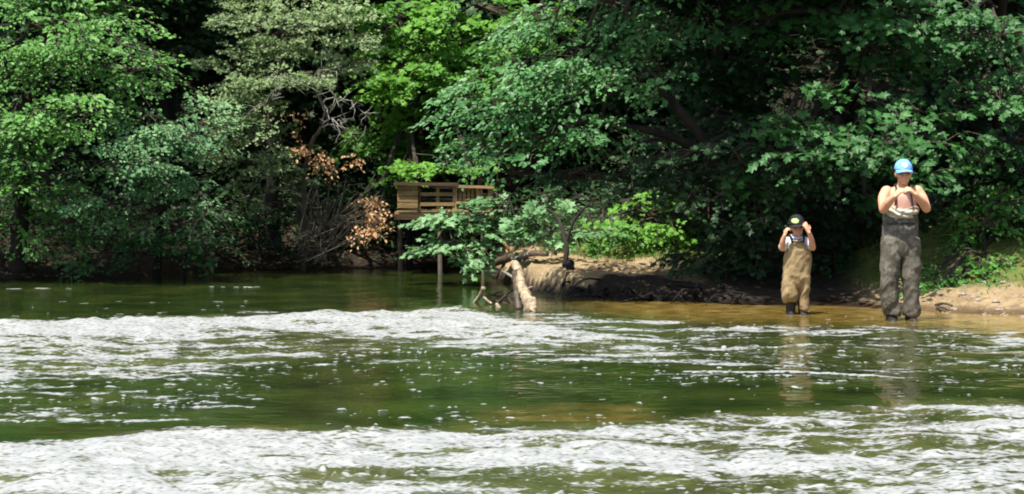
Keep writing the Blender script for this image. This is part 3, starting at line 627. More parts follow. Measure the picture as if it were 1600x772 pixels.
# ------------------------------------------------------------------ dead tree with pale bare boughs and brown leaves
R = rs(91)
base = np.array([(476-CX)/F*32.2, 32.2, 0.0]); base[2] = gz1(base[0], base[1])-.06
root = empty('dead_tree', base, 'dead tree with pale bare boughs and clusters of brown withered leaves', 'dead tree')
tp = []
def path(pl, r0, r1, n=18, jitter=.02):
    pts = spline([at(*q) for q in pl], n); pts += R.randn(*pts.shape)*jitter*np.array([1, .6, 1]); return pts, np.linspace(r0, r1, n)
pts, rr = path([(476, 412, 32.2), (474, 330, 31.9), (480, 250, 31.4), (500, 200, 30.9)], .05, .025); pts[0] = base
tp.append(tube(pts-base, rr, 7) + (0, {}))
add_mesh('trunk', tp, M['twig_dead'], root)
bp = []
for pl, r in [([(500, 200, 30.9), (505, 160, 30.6), (490, 135, 30.4), (462, 128, 30.3), (436, 145, 30.3)], .024), ([(505, 160, 30.6), (525, 152, 30.5), (545, 165, 30.4), (552, 200, 30.4)], .02),
              ([(490, 135, 30.4), (500, 118, 30.3), (520, 110, 30.3)], .013), ([(520, 195, 30.7), (535, 185, 30.5), (530, 150, 30.5)], .02), ([(500, 200, 30.9), (520, 196, 30.7), (540, 215, 30.6)], .015),
              ([(505, 160, 30.6), (515, 180, 30.5), (530, 200, 30.4), (530, 225, 30.4)], .015), ([(545, 165, 30.4), (565, 172, 30.4), (575, 190, 30.4)], .010), ([(462, 128, 30.3), (450, 118, 30.3), (432, 122, 30.3)], .009), ([(436, 145, 30.3), (420, 150, 30.3), (408, 165, 30.3)], .008),
              ([(552, 200, 30.4), (558, 215, 30.4), (556, 235, 30.4)], .008)]:
    pts, rr = path(pl, r*.68, .004, 12, .03); bp.append(tube(pts-base, rr, 5) + (0, {}))
    for k in range(5):
        a = pts[R.randint(3, 12)]; d = nrm(R.randn(3)*np.array([1, .4, .8])); L = R.uniform(.12, .35)
        V, Fs = tube(np.array([a, a+d*L*.5+R.randn(3)*.02, a+d*L])-base, [.006, .004, .002], 4); bp.append((V, Fs, 0, {}))
add_mesh('bare_boughs', bp, M['bark_grey'], root)
bt = []
for k in range(70):                                                     # thicket of fine dead twigs fanning from the foot
    a = at(R.uniform(455, 530), R.uniform(370, 415), R.uniform(31.2, 32)); e = at(R.uniform(440, 615), R.uniform(270, 380), R.uniform(30.6, 32))
    md = (a+e)/2 + np.array([0, 0, R.uniform(-.05, .15)]) + R.randn(3)*.04
    pts = spline([a, md, e], 8); bt.append(tube(pts-base, np.linspace(R.uniform(.006, .016), .003, 8), 4) + (0, {}))
    for q in range(3):
        s = pts[R.randint(2, 7)]; d = nrm(e-a+R.randn(3)*.5)*R.uniform(.15, .4); bt.append(tube(np.array([s, s+d*.5+R.randn(3)*.02, s+d])-base, [.005, .004, .002], 3) + (0, {}))
add_mesh('twig_thicket', bt, M['twig_dead'], root)
dl = []
for (px, py, Y, rx, rz, n) in [(585, 325, 30.7, .16, .19, 24), (600, 350, 30.7, .1, .09, 10), (580, 352, 30.8, .12, .08, 12), (505, 245, 30.8, .15, .09, 14), (552, 247, 30.7, .08, .05, 6), (475, 235, 30.9, .1, .12, 9), (470, 190, 31, .12, .14, 8), (515, 262, 30.8, .12, .05, 6), (560, 365, 30.8, .15, .04, 5)]:
    c = at(px, py, Y); O = c + R.randn(n, 3)*np.array([rx*.6, .1, rz*.6])
    D = R.randn(n, 3); D[:, 2] -= .7
    g, tw = sprays(R, O, D, R.uniform(.10, .22, n), 7, .55, .3, .062, 'oval', R.rand(n), .5, .8); dl.append((g[0]-base, *g[1:]))
add_mesh('withered_leaves', dl, M['leaf_dead'], root, False)

# ------------------------------------------------------------------ deck over the water
DY = 31.0
D0 = at(695, 330, DY); D0[2] = gz1(D0[0], DY)
dk = empty('wooden_deck', D0, 'brown timber deck with board railing standing over the water under the maple', 'deck')
def part(name, geos, mat, parent=dk, base=D0): return add_mesh(name, [(V-base, Fs, 0, {}) for V, Fs in geos], M[mat], parent, False)
a0, a1 = at(616, 331, DY), at(774, 331, DY); dz = a0[2]
bds = []
for k in range(13):
    y = DY + .02 + k*.145
    bds.append(box([(a0[0]+a1[0])/2, y+.07, dz-.02], [a1[0]-a0[0], .135, .036]))
part('deck_boards', bds, 'plank')
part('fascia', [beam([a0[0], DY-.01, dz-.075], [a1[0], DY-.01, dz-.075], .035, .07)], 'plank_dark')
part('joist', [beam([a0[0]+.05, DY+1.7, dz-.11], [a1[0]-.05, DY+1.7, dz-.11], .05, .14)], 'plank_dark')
def post(px, py0, py1, wpx=7, mat='plank_pale', Y=DY, nm='railing_post'):
    t, b = at(px, py0, Y), at(px, py1, Y); wd = wpx/F*Y
    part(nm, [box([(t[0]), Y+.02, (t[2]+b[2])/2], [wd, wd, t[2]-b[2]])], mat)
def rail(px0, px1, py0, py1, h=5, mat='plank', Y=DY, nm='rail', d=.045):
    a, b = at(px0, py0, Y), at(px1, py1, Y); part(nm, [beam(a, b, d, h/F*Y)], mat)
for k in range(4):
    pass
part('side_panel', [box([at(637, 0, DY)[0], DY-.012+.0004*k, at(0, 292+k*9.6, DY)[2]], [32/F*DY, .028, 8.6/F*DY]) for k in range(4)], 'plank')
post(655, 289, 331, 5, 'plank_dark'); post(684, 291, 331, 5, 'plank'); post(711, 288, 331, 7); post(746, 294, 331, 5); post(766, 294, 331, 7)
rail(618, 716, 287, 288.5, 5, 'plank_dark', DY-.03, 'rail_cap', .14)
rail(713, 772, 291, 293, 4, 'plank_pale', DY-.03, 'rail_cap', .12)
for y in (303.5, 319): rail(657, 710, y, y, 5.5, 'plank', DY-.01, 'rail_board', .025)
rail(712, 768, 317, 317, 4, 'plank_pale', DY-.012)
for x in (719, 725.5, 732, 738.5): part('baluster', [box([at(x, 0, DY)[0], DY+.03, at(0, 305, DY)[2]], [5/F*DY, .03, 20/F*DY])], 'plank')
rail(660, 770, 293, 294, 3.5, 'root', DY+1.75, 'rear_rail'); rail(660, 770, 311, 312, 3, 'root', DY+1.75, 'rear_rail')
for x in (662, 700, 738, 768): post(x, 293, 329, 4, 'root', DY+1.78, 'rear_post')
def pile(px, Y, py_top, r, mat):
    t = at(px, py_top, Y); pts = np.array([[t[0]+.02, Y, -.6], [t[0], Y, 0.1], [t[0]-.01, Y, t[2]*.6], [t[0]+.01, Y, t[2]]])
    part('support_post', [tube(pts, [r, r, r*.95, r*.9], 8, True, 3, .06)], mat)
pile(688, 30.95, 341, .034, 'twig_dead'); pile(755, 31.0, 341, .026, 'twig_dead'); pile(626, 31.9, 341, .040, 'root'); pile(640, 32.7, 338, .05, 'root'); pile(752, 32.7, 338, .05, 'root')  # rear posts in near-black root colour, painting in the shade under the deck
# stair climbing the slope to the right behind the deck
s0 = at(745, 325, 33.0)
S0 = np.array([s0[0], 33.0, gz1(s0[0], 33.0)])
st = empty('wooden_stair', S0, 'dark timber stair with handrail climbing the slope behind the deck', 'stair')
b_, t_ = at(748, 326, 33.1), at(850, 246, 35.2)
for dy, nm in ((0, 'stringer'), (.9, 'stringer')):
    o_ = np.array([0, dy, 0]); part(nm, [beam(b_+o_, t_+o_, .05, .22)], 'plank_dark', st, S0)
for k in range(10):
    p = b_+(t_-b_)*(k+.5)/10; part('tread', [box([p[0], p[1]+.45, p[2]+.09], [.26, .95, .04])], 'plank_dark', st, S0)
hr = np.array([0, 0, .62]); part('handrail', [beam(b_+hr, t_+hr, .06, .09)], 'plank', st, S0)
for k in (0.02, .5, .97):
    p = b_+(t_-b_)*k; part('stair_post', [beam(p, p+hr, .07, .07)], 'plank_dark', st, S0)
for k in (.1, .9):
    for dy in (0, .9):
        p = b_+(t_-b_)*k+np.array([0, dy, -.05]); q = p.copy(); q[2] = gz1(p[0], p[1])-.1
        if p[2]-q[2] > .15: part('support_post', [beam(q, p, .09, .09)], 'plank_dark', st, S0)

# ------------------------------------------------------------------ driftwood, roots, stones
def wood_thing(name, label, cat, paths, mat, n=8, group=None, rough=.14, seed=3):
    R = rs(seed); base = np.array(paths[0][0][0], float)
    root_geo = []
    for pl, r0, r1 in paths:
        pts = spline(pl, 6*len(pl)); rr = np.linspace(r0, r1, len(pts)); pts = pts + R.randn(*pts.shape)*r0*.06
        root_geo.append(tube(pts-base, rr, n, True, seed, rough) + (0, {}))
    o = add_mesh(name, root_geo, M[mat], None); o.location = base
    return tag(o, label, cat, group)
wood_thing('log', 'pale barkless log leaning out of the rapids against the bank', 'log',
           [([at(828, 492, 23.5), at(826, 474, 23.55), at(819, 456, 23.8), at(812, 438, 24.1), at(811, 424, 24.4), at(803, 412, 24.6)], .068, .045),
            ([at(831, 489, 23.45), at(834, 476, 23.5), at(834, 466, 23.6)], .045, .02), ([at(820, 455, 23.85), at(828, 450, 23.75), at(831, 448, 23.7)], .018, .008)], 'wood_pale', 12, seed=4)
wood_thing('wet_log', 'dark wet upright snag close beside the pale leaning log', 'log', [([at(811, 487, 23.75), at(808, 455, 23.95), at(805, 425, 24.3)], .05, .04)], 'wood_wet', 9, seed=5)
wood_thing('driftwood_branch', 'pale forked driftwood stick angled out of the foam', 'driftwood', [([at(741, 474, 24.9), at(750, 462, 24.8), at(756, 450, 24.7)], .02, .028), ([at(754, 462, 24.8), at(762, 470, 24.6), at(768, 474, 24.5)], .015, .012)], 'wood_pale', 7, seed=6)
wood_thing('driftwood_branch', 'short pale driftwood stick lying low in the water left of the log', 'driftwood', [([at(776, 476, 24.3), at(781, 482, 24.1), at(788, 487, 23.9)], .022, .02)], 'wood_pale', 7, seed=7)
wood_thing('driftwood_branch', 'tangled grey driftwood limbs arching between the foam and the bank', 'driftwood',
           [([at(768, 462, 25.6), at(782, 456, 25.4), at(795, 468, 25.0), at(806, 480, 24.4)], .014, .022), ([at(765, 458, 25.9), at(780, 463, 25.5), at(798, 470, 24.9)], .016, .016), ([at(772, 478, 24.6), at(790, 462, 25.0), at(800, 454, 25.3), at(812, 458, 25.2)], .012, .018), ([at(756, 470, 25.3), at(775, 470, 25.0), at(800, 478, 24.6)], .01, .014)], 'wood_wet', 6, seed=8)
wood_thing('driftwood_branch', 'thin curved branch reaching from the deck post to the bank', 'driftwood', [([at(763, 418, 28.6), at(778, 421, 28.3), at(793, 428, 27.9), at(803, 434, 27.6)], .014, .02)], 'bark_grey', 6, seed=9)
wood_thing('log', 'dark broken log lying across the near end of the bank', 'log', [([at(770, 412, 29.6), at(800, 402, 29.3), at(835, 398, 29.0), at(856, 398, 28.9)], .05, .06)], 'wood_wet', 10, seed=10)
wood_thing('log', 'short split grey log on top of the dark broken log', 'log', [([at(800, 404, 28.9), at(815, 402, 28.8), at(828, 397, 28.7)], .03, .035)], 'bark_grey', 8, seed=11)
wood_thing('log', 'small tan broken branch stub standing behind the stacked logs', 'log', [([at(800, 396, 29.6), at(794, 388, 29.6), at(787, 380, 29.6)], .03, .022)], 'plank', 8, seed=12)
wood_thing('tree_stump', 'dark forked stump with spread roots on the sand bank', 'stump', [([at(886, 415, 26.6), at(889, 425, 26.4), at(880, 446, 26.2)], .06, .025), ([at(889, 412, 26.6), at(893, 430, 26.4), at(895, 448, 26.2)], .06, .035)], 'root', 8, seed=13)
# tangled roots along the undercut bank: one mass nobody could count
R = rs(61); rg = []
for k in range(42):
    X = R.uniform(.7, 2.6); Yb = np.interp(X, BX, BY); a = np.array([X, Yb+R.uniform(-.05, .7), 0]); a[2] = max(gz1(a[0], a[1]), 0)*R.uniform(.2,.8)+R.uniform(0, .06)
    e = a + np.array([R.uniform(-.5, .5), R.uniform(-.55, .0), 0]); e[2] = R.uniform(-.05, .1)
    md = (a+e)/2+np.array([0, -.08, R.uniform(.0, .14)])
    rg.append(tube(spline([a, md, e], 7), np.linspace(R.uniform(.008, .026), .004, 7), 5) + (0, {}))
tag(add_mesh('roots', rg, M['root'], None), 'tangle of dark roots and snags along the undercut bank', 'roots', kind='stuff')
R = rs(66); n = 15000
X = R.uniform(-10, 10, n); Y = R.uniform(26, 42, n); d = bank_d(X, Y); f = fbm(X*.8, Y*.8, 3, 91)
k = (d > np.where(X < -.6, .7, 3.4)) & (R.rand(n) < np.clip((f-.25)*2.5, .15, 1)) & ~((X > 4.3) & (d < 4.5)) & ~((X > .7) & (X < 3) & (d < 4.5)); X, Y = X[k], Y[k]; n = len(X)
O = np.stack([X, Y, ground_z(X, Y) + R.rand(n)**1.5*np.interp(Y, [28, 36], [.45, 1.1])], 1)
g, tw = sprays(R, O, np.stack([R.randn(n)*.7, -.5+R.randn(n)*.4, .35+R.randn(n)*.3], 1), R.uniform(.25, .55, n), 9, .5, .4, .10, 'oval', R.rand(n))
tag(add_mesh('undergrowth', [g, (tw[0], tw[1], 1, {})], [M['leaf_wood'], M['twig']], None, False), 'dark leafy undergrowth covering the wooded slope', 'undergrowth', kind='stuff')
# leaf litter, twigs on the banks
R = rs(62); n = 7000
X = R.uniform(-8, 7.5, n); Y = R.uniform(22.5, 36, n); d = bank_d(X, Y); k = (d > .05) & (d < 6) & ~((X > 4.2) & (d < 3)) & ~((X > -.3) & (X < 2) & (R.rand(n) < .85)) & ~((X > 2) & (R.rand(n) < .8)); X, Y = X[k], Y[k]; n = len(X)
Pl = np.stack([X, Y, ground_z(X, Y)+.012], 1); Dl = R.randn(n, 3); Dl[:, 2] *= .2
g = leaves_geo('oval', Pl, Dl, np.array([0, 0, 1.0])+R.randn(n, 3)*.35, R.uniform(.05, .11, n), R.rand(n))
tag(add_mesh('leaf_litter', [g], M['litter'], None, False), 'brown fallen leaves scattered over the shaded bank', 'leaf litter', kind='stuff')
# grass
R = rs(63); n = 26000
X = R.uniform(.3, 7.5, n); Y = R.uniform(22.8, 33, n); d = bank_d(X, Y); f = fbm(X*1.6, Y*1.6, 3, 55)
k = ((X > 4.0) & (d > .95+(f-.5)*1.4) & (d < 4.5)) | ((X < 3.2) & (d > 2.6) & (d < 7)); k &= R.rand(n) < np.clip((f-.3)*3, .1, 1)
X, Y = X[k], Y[k]; n = len(X); Pg = np.stack([X, Y, ground_z(X, Y)-.01], 1)
Dg = R.randn(n, 3)*.4; Dg[:, 2] = 1; Ng = R.randn(n, 3); Ng[:, 2] = 0
hg = R.uniform(.04, .12, n); Dg = nrm(Dg); Sg = nrm(np.cross(Dg, Ng)); wdt = .006
V = np.stack([Pg-Sg*wdt, Pg+Sg*wdt, Pg+Dg*hg[:, None]*.6+Sg*wdt*.7, Pg+Dg*hg[:, None]+np.stack([R.randn(n)*.02, R.randn(n)*.02, -.01+0*hg], 1), Pg+Dg*hg[:, None]*.6-Sg*wdt*.7], 1).reshape(-1, 3)
Fg = (np.arange(n)[:, None]*5 + np.arange(5)[None])
tag(add_mesh('grass', [(V, [Fg], 0, {'tint': np.repeat(R.rand(n), 5)})], M['grass'], None, False), 'short dry green grass on the bank tops', 'grass', kind='stuff')
# pebbles and bits of wood on the beach
R = rs(64); pg = []
ico = [(0, 0, 1), (1, 0, 0), (0, 1, 0), (-1, 0, 0), (0, -1, 0), (0, 0, -1)]
for k in range(420):
    X = R.uniform(4.3, 7.0); Y = np.interp(X, BX, BY)+R.uniform(-.3, 1.5); s = .010+.034*R.rand()**4
    th = np.linspace(0, 2*np.pi, 7)[:-1]; rad = 1+R.uniform(-.25, .25, 6)
    ring0 = np.stack([np.cos(th)*rad, np.sin(th)*rad, 0*th], 1); ring1 = ring0*np.array([.65, .65, 1])+np.array([0, 0, .5])
    V = np.vstack([ring0, ring1, [[0, 0, .62]]])*s*np.array([1.3, 1, .9]); V += np.array([X, Y, gz1(X, Y)-.1*s])
    q = np.array([[i, (i+1) % 6, 6+(i+1) % 6, 6+i] for i in range(6)]); t3 = np.array([[6+i, 6+(i+1) % 6, 12] for i in range(6)])
    pg.append((V, [q, t3], 0, {}))
tag(add_mesh('gravel', pg, M['stone'], None), 'small stones and pebbles strewn along the sandy beach', 'gravel', kind='stuff')
wood_thing('root_clump', 'dark reddish clump of exposed roots on the sand beside the taller wader', 'roots', [([at(1456, 482, 23.7), at(1464, 476, 23.6), at(1476, 474, 23.5), at(1488, 478, 23.4)], .020, .012), ([at(1460, 486, 23.5), at(1470, 480, 23.4), at(1482, 484, 23.3)], .018, .01), ([at(1462, 478, 23.7), at(1470, 484, 23.3)], .018, .012)], 'wood_wet', 7, seed=14)
#PEOPLE
# ------------------------------------------------------------------ people
def loft(rings, n=28, p=2.0):
    """closed loft through (cx, cy, z, rx, ry) rings, superellipse power p"""
    th = np.linspace(0, 2*np.pi, n, endpoint=False); c, s = np.cos(th), np.sin(th)
    c, s = np.sign(c)*np.abs(c)**(2/p), np.sign(s)*np.abs(s)**(2/p)
    rings = np.array(rings, float); zz = rings[:, 2]
    m = max(6, 5*len(rings)); R5 = spline(rings, m)
    V = np.concatenate([np.stack([r[0]+max(r[3], .004)*c, r[1]+max(r[4], .004)*s, np.full(n, r[2])], 1) for r in R5])
    i = np.arange(m-1)[:, None]*n; j = np.arange(n)[None]; j2 = (j+1) % n
    q = np.stack([i+j, i+j2, i+n+j2, i+n+j], -1).reshape(-1, 4)
    if R5[-1][2] < R5[0][2]: q = q[:, ::-1]
    V = np.vstack([V, [R5[0][:3]], [R5[-1][:3]]]); a, b = len(V)-2, len(V)-1; e = (m-1)*n
    t1 = np.array([[a, (k+1) % n, k] for k in range(n)]); t2 = np.array([[b, e+k, e+(k+1) % n] for k in range(n)])
    if R5[-1][2] < R5[0][2]: t1, t2 = t1[:, ::-1], t2[:, ::-1]
    return V, [q, np.vstack([t1, t2])]
def ball(c, r, n=14):
    r = np.broadcast_to(np.asarray(r, float), (3,)); ph = np.linspace(-np.pi/2, np.pi/2, n)
    rings = np.array([[0, 0, math.sin(a), math.cos(a), math.cos(a)] for a in ph])
    th = np.linspace(0, 2*np.pi, n*2, endpoint=False); m = len(rings); nn = n*2
    V = np.concatenate([np.stack([max(q[3], 1e-3)*np.cos(th), max(q[3], 1e-3)*np.sin(th), np.full(nn, q[2])], 1) for q in rings])*r + np.asarray(c, float)
    i = np.arange(m-1)[:, None]*nn; j = np.arange(nn)[None]; j2 = (j+1) % nn
    q = np.stack([i+j, i+j2, i+nn+j2, i+nn+j], -1).reshape(-1, 4)
    caps = np.array([list(range(nn))[::-1], [(m-1)*nn+k for k in range(nn)]])
    return V, [q, caps]
def limb(pts, rad, n=14):
    pts, rad = np.asarray(pts, float), np.asarray(rad, float)
    m = 6*len(pts); P = spline(pts, m); r = np.interp(np.linspace(0, 1, m), np.linspace(0, 1, len(rad)), rad)
    a, b = nrm(P[0]-P[1]), nrm(P[-1]-P[-2]); k = [.5, .85, .98]; kr = [.86, .5, .12]
    P = np.vstack([[P[0]+a*r[0]*t for t in k[::-1]], P, [P[-1]+b*r[-1]*t for t in k]])
    r = np.concatenate([[r[0]*t for t in kr[::-1]], r, [r[-1]*t for t in kr]])
    V, Fs = tube(P, r, n, True); return V, [f[:, ::-1] for f in Fs]
def hand(wr, d, palm, thumb, s=1.0, curl=(25, 40, 30), fr=.0078):
    """palm with four separate bent fingers of different lengths and a thumb leaving its side"""
    wr, d, palm = np.asarray(wr, float), nrm(np.asarray(d, float)), np.asarray(palm, float)
    palm = nrm(palm - d*np.dot(palm, d)); sd = nrm(np.cross(d, palm))
    if np.dot(sd, thumb) < 0: sd = -sd
    out = []
    for k in (-1, -.33, .33, 1):
        out.append(limb([wr-d*.01*s+sd*k*.014*s, wr+d*.045*s+sd*k*.024*s, wr+d*.084*s+sd*k*.027*s], np.array([.016, .0155, .012])*s, 10))
    for i, (k, ln) in enumerate(zip((1, .34, -.34, -1), (.92, 1.02, .95, .76))):
        p = wr+d*.086*s+sd*k*.029*s; a = 0; ch = [p-d*.012*s, p]
        for seg, cu in zip((.042, .027, .021), curl):
            a += math.radians(cu + i*4); v = d*math.cos(a)+palm*math.sin(a)+sd*k*.10
            p = p+nrm(v)*seg*ln*s; ch.append(p)
        out.append(limb(ch, np.array([1.1, 1.08, 1.0, .92, .8])*fr*s, 8))
    tb = wr+d*.022*s+sd*.022*s; t1 = tb+nrm(d*.6+sd*.85+palm*.25)*.045*s; t2 = t1+nrm(d*.85+sd*.45+palm*.4)*.033*s; t3 = t2+nrm(d*.95+palm*.45)*.024*s
    out.append(limb([tb, t1, t2, t3], np.array([.014, .012, .0098, .008])*s, 10))
    return out
def rotx(a):
    c, s = math.cos(a), math.sin(a); return np.array([[1, 0, 0], [0, c, -s], [0, s, c]])
def roty(a):
    c, s = math.cos(a), math.sin(a); return np.array([[c, 0, s], [0, 1, 0], [-s, 0, c]])
def fused(name, geos, voxel, mat, parent, smooth=4, wrinkle=None):
    """joins closed shapes into one continuous skin"""
    tmp = add_mesh('tmp_body', [(V, Fs, 0, {}) for V, Fs in geos], M[mat])
    r = tmp.modifiers.new('r', 'REMESH'); r.mode = 'VOXEL'; r.voxel_size = voxel; r.use_smooth_shade = True
    s = tmp.modifiers.new('s', 'SMOOTH'); s.iterations = smooth; s.factor = .5
    me = bpy.data.meshes.new_from_object(tmp.evaluated_get(bpy.context.evaluated_depsgraph_get()))
    old = tmp.data; bpy.data.objects.remove(tmp); bpy.data.meshes.remove(old)
    me.name = name
    if wrinkle:
        n = len(me.vertices); co = np.empty(n*3, np.float32); me.vertices.foreach_get('co', co); co = co.reshape(-1, 3).astype(float)
        no = np.empty(n*3, np.float32); me.vertices.foreach_get('normal', no); no = no.reshape(-1, 3)
        co += no*wrinkle(co)[:, None]; me.vertices.foreach_set('co', co.astype(np.float32).ravel()); me.update()
    me.polygons.foreach_set('use_smooth', np.ones(len(me.polygons), bool))
    if not me.materials: me.materials.append(M[mat])
    o = bpy.data.objects.new(name, me); C.objects.link(o); o.parent = parent
    return o
def shell(grid_pts, thick):
    """solid sheet from an (a,b,3) grid of points"""
    a, b, _ = grid_pts.shape
    du = np.gradient(grid_pts, axis=1); dv = np.gradient(grid_pts, axis=0); nn = nrm(np.cross(du, dv))
    V = np.concatenate([(grid_pts+nn*thick/2).reshape(-1, 3), (grid_pts-nn*thick/2).reshape(-1, 3)]); o = a*b
    i = np.arange(a-1)[:, None]*b; j = np.arange(b-1)[None]
    q = np.stack([i+j, i+j+1, i+b+j+1, i+b+j], -1).reshape(-1, 4)
    rim = [k for k in range(b)] + [k*b+b-1 for k in range(1, a)] + [(a-1)*b+k for k in range(b-2, -1, -1)] + [k*b for k in range(a-2, 0, -1)]
    e = np.array([[rim[k], rim[k]+o, rim[(k+1) % len(rim)]+o, rim[(k+1) % len(rim)]] for k in range(len(rim))])
    return V, [q, q[:, ::-1]+o, e]
def plain(name, geos, mat, parent): return add_mesh(name, [(V, Fs, 0, {}) for V, Fs in geos], M[mat], parent)
def head_geo(s, T):
    """head about its own centre (face towards -y): skull, jaw, brow, nose, lips, ears"""
    g = [ball((0, .008, .012), (.074, .094, .104)), ball((0, -.028, -.048), (.056, .058, .068)), ball((0, -.070, -.096), (.024, .020, .017)), ball((0, -.078, .022), (.058, .018, .012)),
         limb([(0, -.088, .012), (0, -.102, -.018), (0, -.106, -.030)], [.008, .011, .013], 10), ball((.011, -.094, -.032), .009), ball((-.011, -.094, -.032), .009),
         ball((0, -.083, -.058), (.024, .011, .006)), ball((0, -.082, -.069), (.021, .011, .006)), ball((.036, -.066, -.020), (.024, .022, .022)), ball((-.036, -.066, -.020), (.024, .022, .022)),
         ball((.077, .012, -.008), (.010, .020, .032)), ball((-.077, .012, -.008), (.010, .020, .032))]
    return [(T(V*s), Fs) for V, Fs in g]
def cap_geo(s, T):
    """cap crown and curved brim about the head centre"""
    a = np.linspace(0, 2*np.pi, 33); ph = np.linspace(.0, np.pi/2*.985, 12)
    G = np.array([[[.0835*math.cos(t)*math.cos(f)**.8, .006+.106*math.sin(t)*math.cos(f)**.8, .034+.098*math.sin(f)] for t in a] for f in ph])
    G[..., 1] -= .012*np.exp(-((G[..., 0])/.05)**2)*(G[..., 1] < 0)*np.clip(1-(G[..., 2]-.034)/.06, 0, 1)
    crown = shell(G, .005)
    t = np.linspace(math.radians(202), math.radians(338), 19); u = np.linspace(0, 1, 7)
    B = np.array([[[(.084+.004*k)*math.cos(q)*(1-.02*k), .006+.104*math.sin(q) + k*-.076*abs(math.sin(q)**1.6 if math.sin(q) < 0 else 0)*np.sign(-math.sin(q)), .040 - .012*k - .026*(math.cos(q))**2*(.3+k)] for q in t] for k in u])
    brim = shell(B, .006)
    f = lambda g: (T(g[0]*s), g[1])
    btn = ball((0, .006, .132), (.009, .009, .006), 8)
    return f(crown), f(brim), f(btn)
def cap_patch(s, T, w, h, zc, xc=0, rag=0, seed=0, lift=.004):
    """flat badge following the front of the cap"""
    pts = []
    for r in (0, .5, 1):
        row = []
        for k in range(24):
            q = 2*np.pi*k/23; rr = r*(1+rag*(_h(float(k % 23), 3.0, seed)-.5)); x = xc+w*rr*math.cos(q); f = min(max((zc+h*rr*math.sin(q)-.034)/.098, 0), .98)
            cf = math.sqrt(1-f*f)**.8; xx = min(abs(x)/(.0835*cf), .98); y = .006-.106*cf*math.sqrt(1-xx*xx) - .012*math.exp(-(x/.05)**2)*max(0, 1-.098*f/.06) - lift
            row.append([x, y, .034+.098*f])
        pts.append(row)
    V, Fs = shell(np.array(pts), .003); return T(V*s), Fs

def cloth(name, stops, scale, rough=.8, bump=.5, bs=30, extra=None):
    m, nt, ns, lk = newmat(name); tc = nd(ns, 'ShaderNodeTexCoord'); v = tc.outputs['Object']
    n = noise(ns, lk, v, scale, 4, .6); col = ramp(ns, lk, n, stops)
    p = nd(ns, 'ShaderNodeBsdfPrincipled'); lk.new(col, p.inputs['Base Color']); p.inputs['Roughness'].default_value = rough; p.inputs['Specular IOR Level'].default_value = .25
    b = nd(ns, 'ShaderNodeBump'); b.inputs['Strength'].default_value = bump; b.inputs['Distance'].default_value = .006
    lk.new(noise(ns, lk, v, bs, 3, .6), b.inputs['Height']); lk.new(b.outputs[0], p.inputs['Normal'])
    lk.new(p.outputs[0], nd(ns, 'ShaderNodeOutputMaterial').inputs[0]); M[name] = m
cloth('skin', [(.3, (.50, .245, .145)), (.7, (.62, .330, .205))], 9, .55, .15, 60)
cloth('camo', [(.34, (.054, .047, .035)), (.44, (.104, .092, .072)), (.51, (.066, .058, .043)), (.59, (.150, .134, .106)), (.68, (.088, .078, .060))], 7, .8, .4, 40)
cloth('cream', [(.35, (.34, .31, .24)), (.65, (.52, .49, .40))], 8)
cloth('tan', [(.35, (.200, .140, .066)), (.65, (.310, .230, .122))], 7)
cloth('black', [(.4, (.008, .008, .009)), (.6, (.020, .020, .021))], 10)
cloth('neoprene', [(.4, (.014, .012, .011)), (.6, (.034, .029, .025))], 10, .6)
cloth('blue', [(.35, (.130, .320, .640)), (.65, (.185, .400, .720))], 20)
cloth('pale_badge', [(.4, (.42, .55, .62)), (.6, (.58, .68, .72))], 40)
cloth('lime', [(.4, (.34, .58, .16)), (.6, (.45, .70, .26))], 40)
cloth('pink', [(.35, (.52, .285, .225)), (.65, (.58, .345, .275))], 10)
cloth('white', [(.35, (.50, .49, .52)), (.65, (.60, .59, .63))], 10)
cloth('hair', [(.35, (.050, .030, .016)), (.65, (.120, .075, .040))], 40, .6, .6, 90)
cloth('eye', [(.4, (.02, .014, .01)), (.6, (.03, .02, .015))], 10, .2, 0)
def folds(amp, seed, sc=1.0, lo=.5):
    def f(co):
        a = fbm(co[:, 0]*9*sc+co[:, 2]*3.5*sc+seed, co[:, 2]*6.5*sc-co[:, 0]*8*sc+co[:, 1]*5*sc, 3, seed)
        r = 1-np.abs(2*a-1)*2.2
        b = fbm(co[:, 0]*8*sc-co[:, 1]*4*sc, co[:, 2]*5*sc+co[:, 1]*6*sc, 2, seed+7)-.5
        k = 1 + lo*np.clip((.55-co[:, 2])/.5, 0, 1)
        return (r*amp*.6 + b*amp*1.1)*k
    return f

# --- the taller wader
S = 1/154.5
pw_ = empty('person', (3.935, 22.0, 0), 'adult wader in light blue cap and grey camouflage waders, hands together at the chest', 'person', 'people wading')
hc = np.array([.018, -.025, 1.492]); Rh = rotx(math.radians(4))
TH = lambda V: V @ Rh.T + hc
torso = [(.005, .02, .70, .14, .10), (.0, .02, .82, .165, .115), (.0, .02, .92, .155, .11), (.0, .015, 1.02, .135, .10), (.0, .01, 1.12, .145, .105), (.005, .01, 1.22, .158, .105), (.008, .01, 1.29, .160, .088), (.008, .012, 1.335, .125, .066), (.010, .008, 1.365, .06, .055)]
body = [loft(torso)] + head_geo(1.0, TH)
body += [limb([(.010, .015, 1.33), (.015, -.005, 1.40), (.018, -.018, 1.45)], [.058, .052, .055])]
WL, WR = np.array([-.112, -.262, 1.262]), np.array([.094, -.262, 1.280])
EL, ER = np.array([-.200, -.120, 1.130]), np.array([.232, -.120, 1.140])
body += [limb([(-.145, .012, 1.305), (-.185, -.03, 1.235), EL], [.062, .056, .045]), limb([(.162, .012, 1.31), (.205, -.03, 1.24), ER], [.062, .056, .045]),
         limb([EL, (-.160, -.190, 1.205), WL], [.047, .046, .029]), limb([ER, (.170, -.190, 1.215), WR], [.047, .046, .029])]
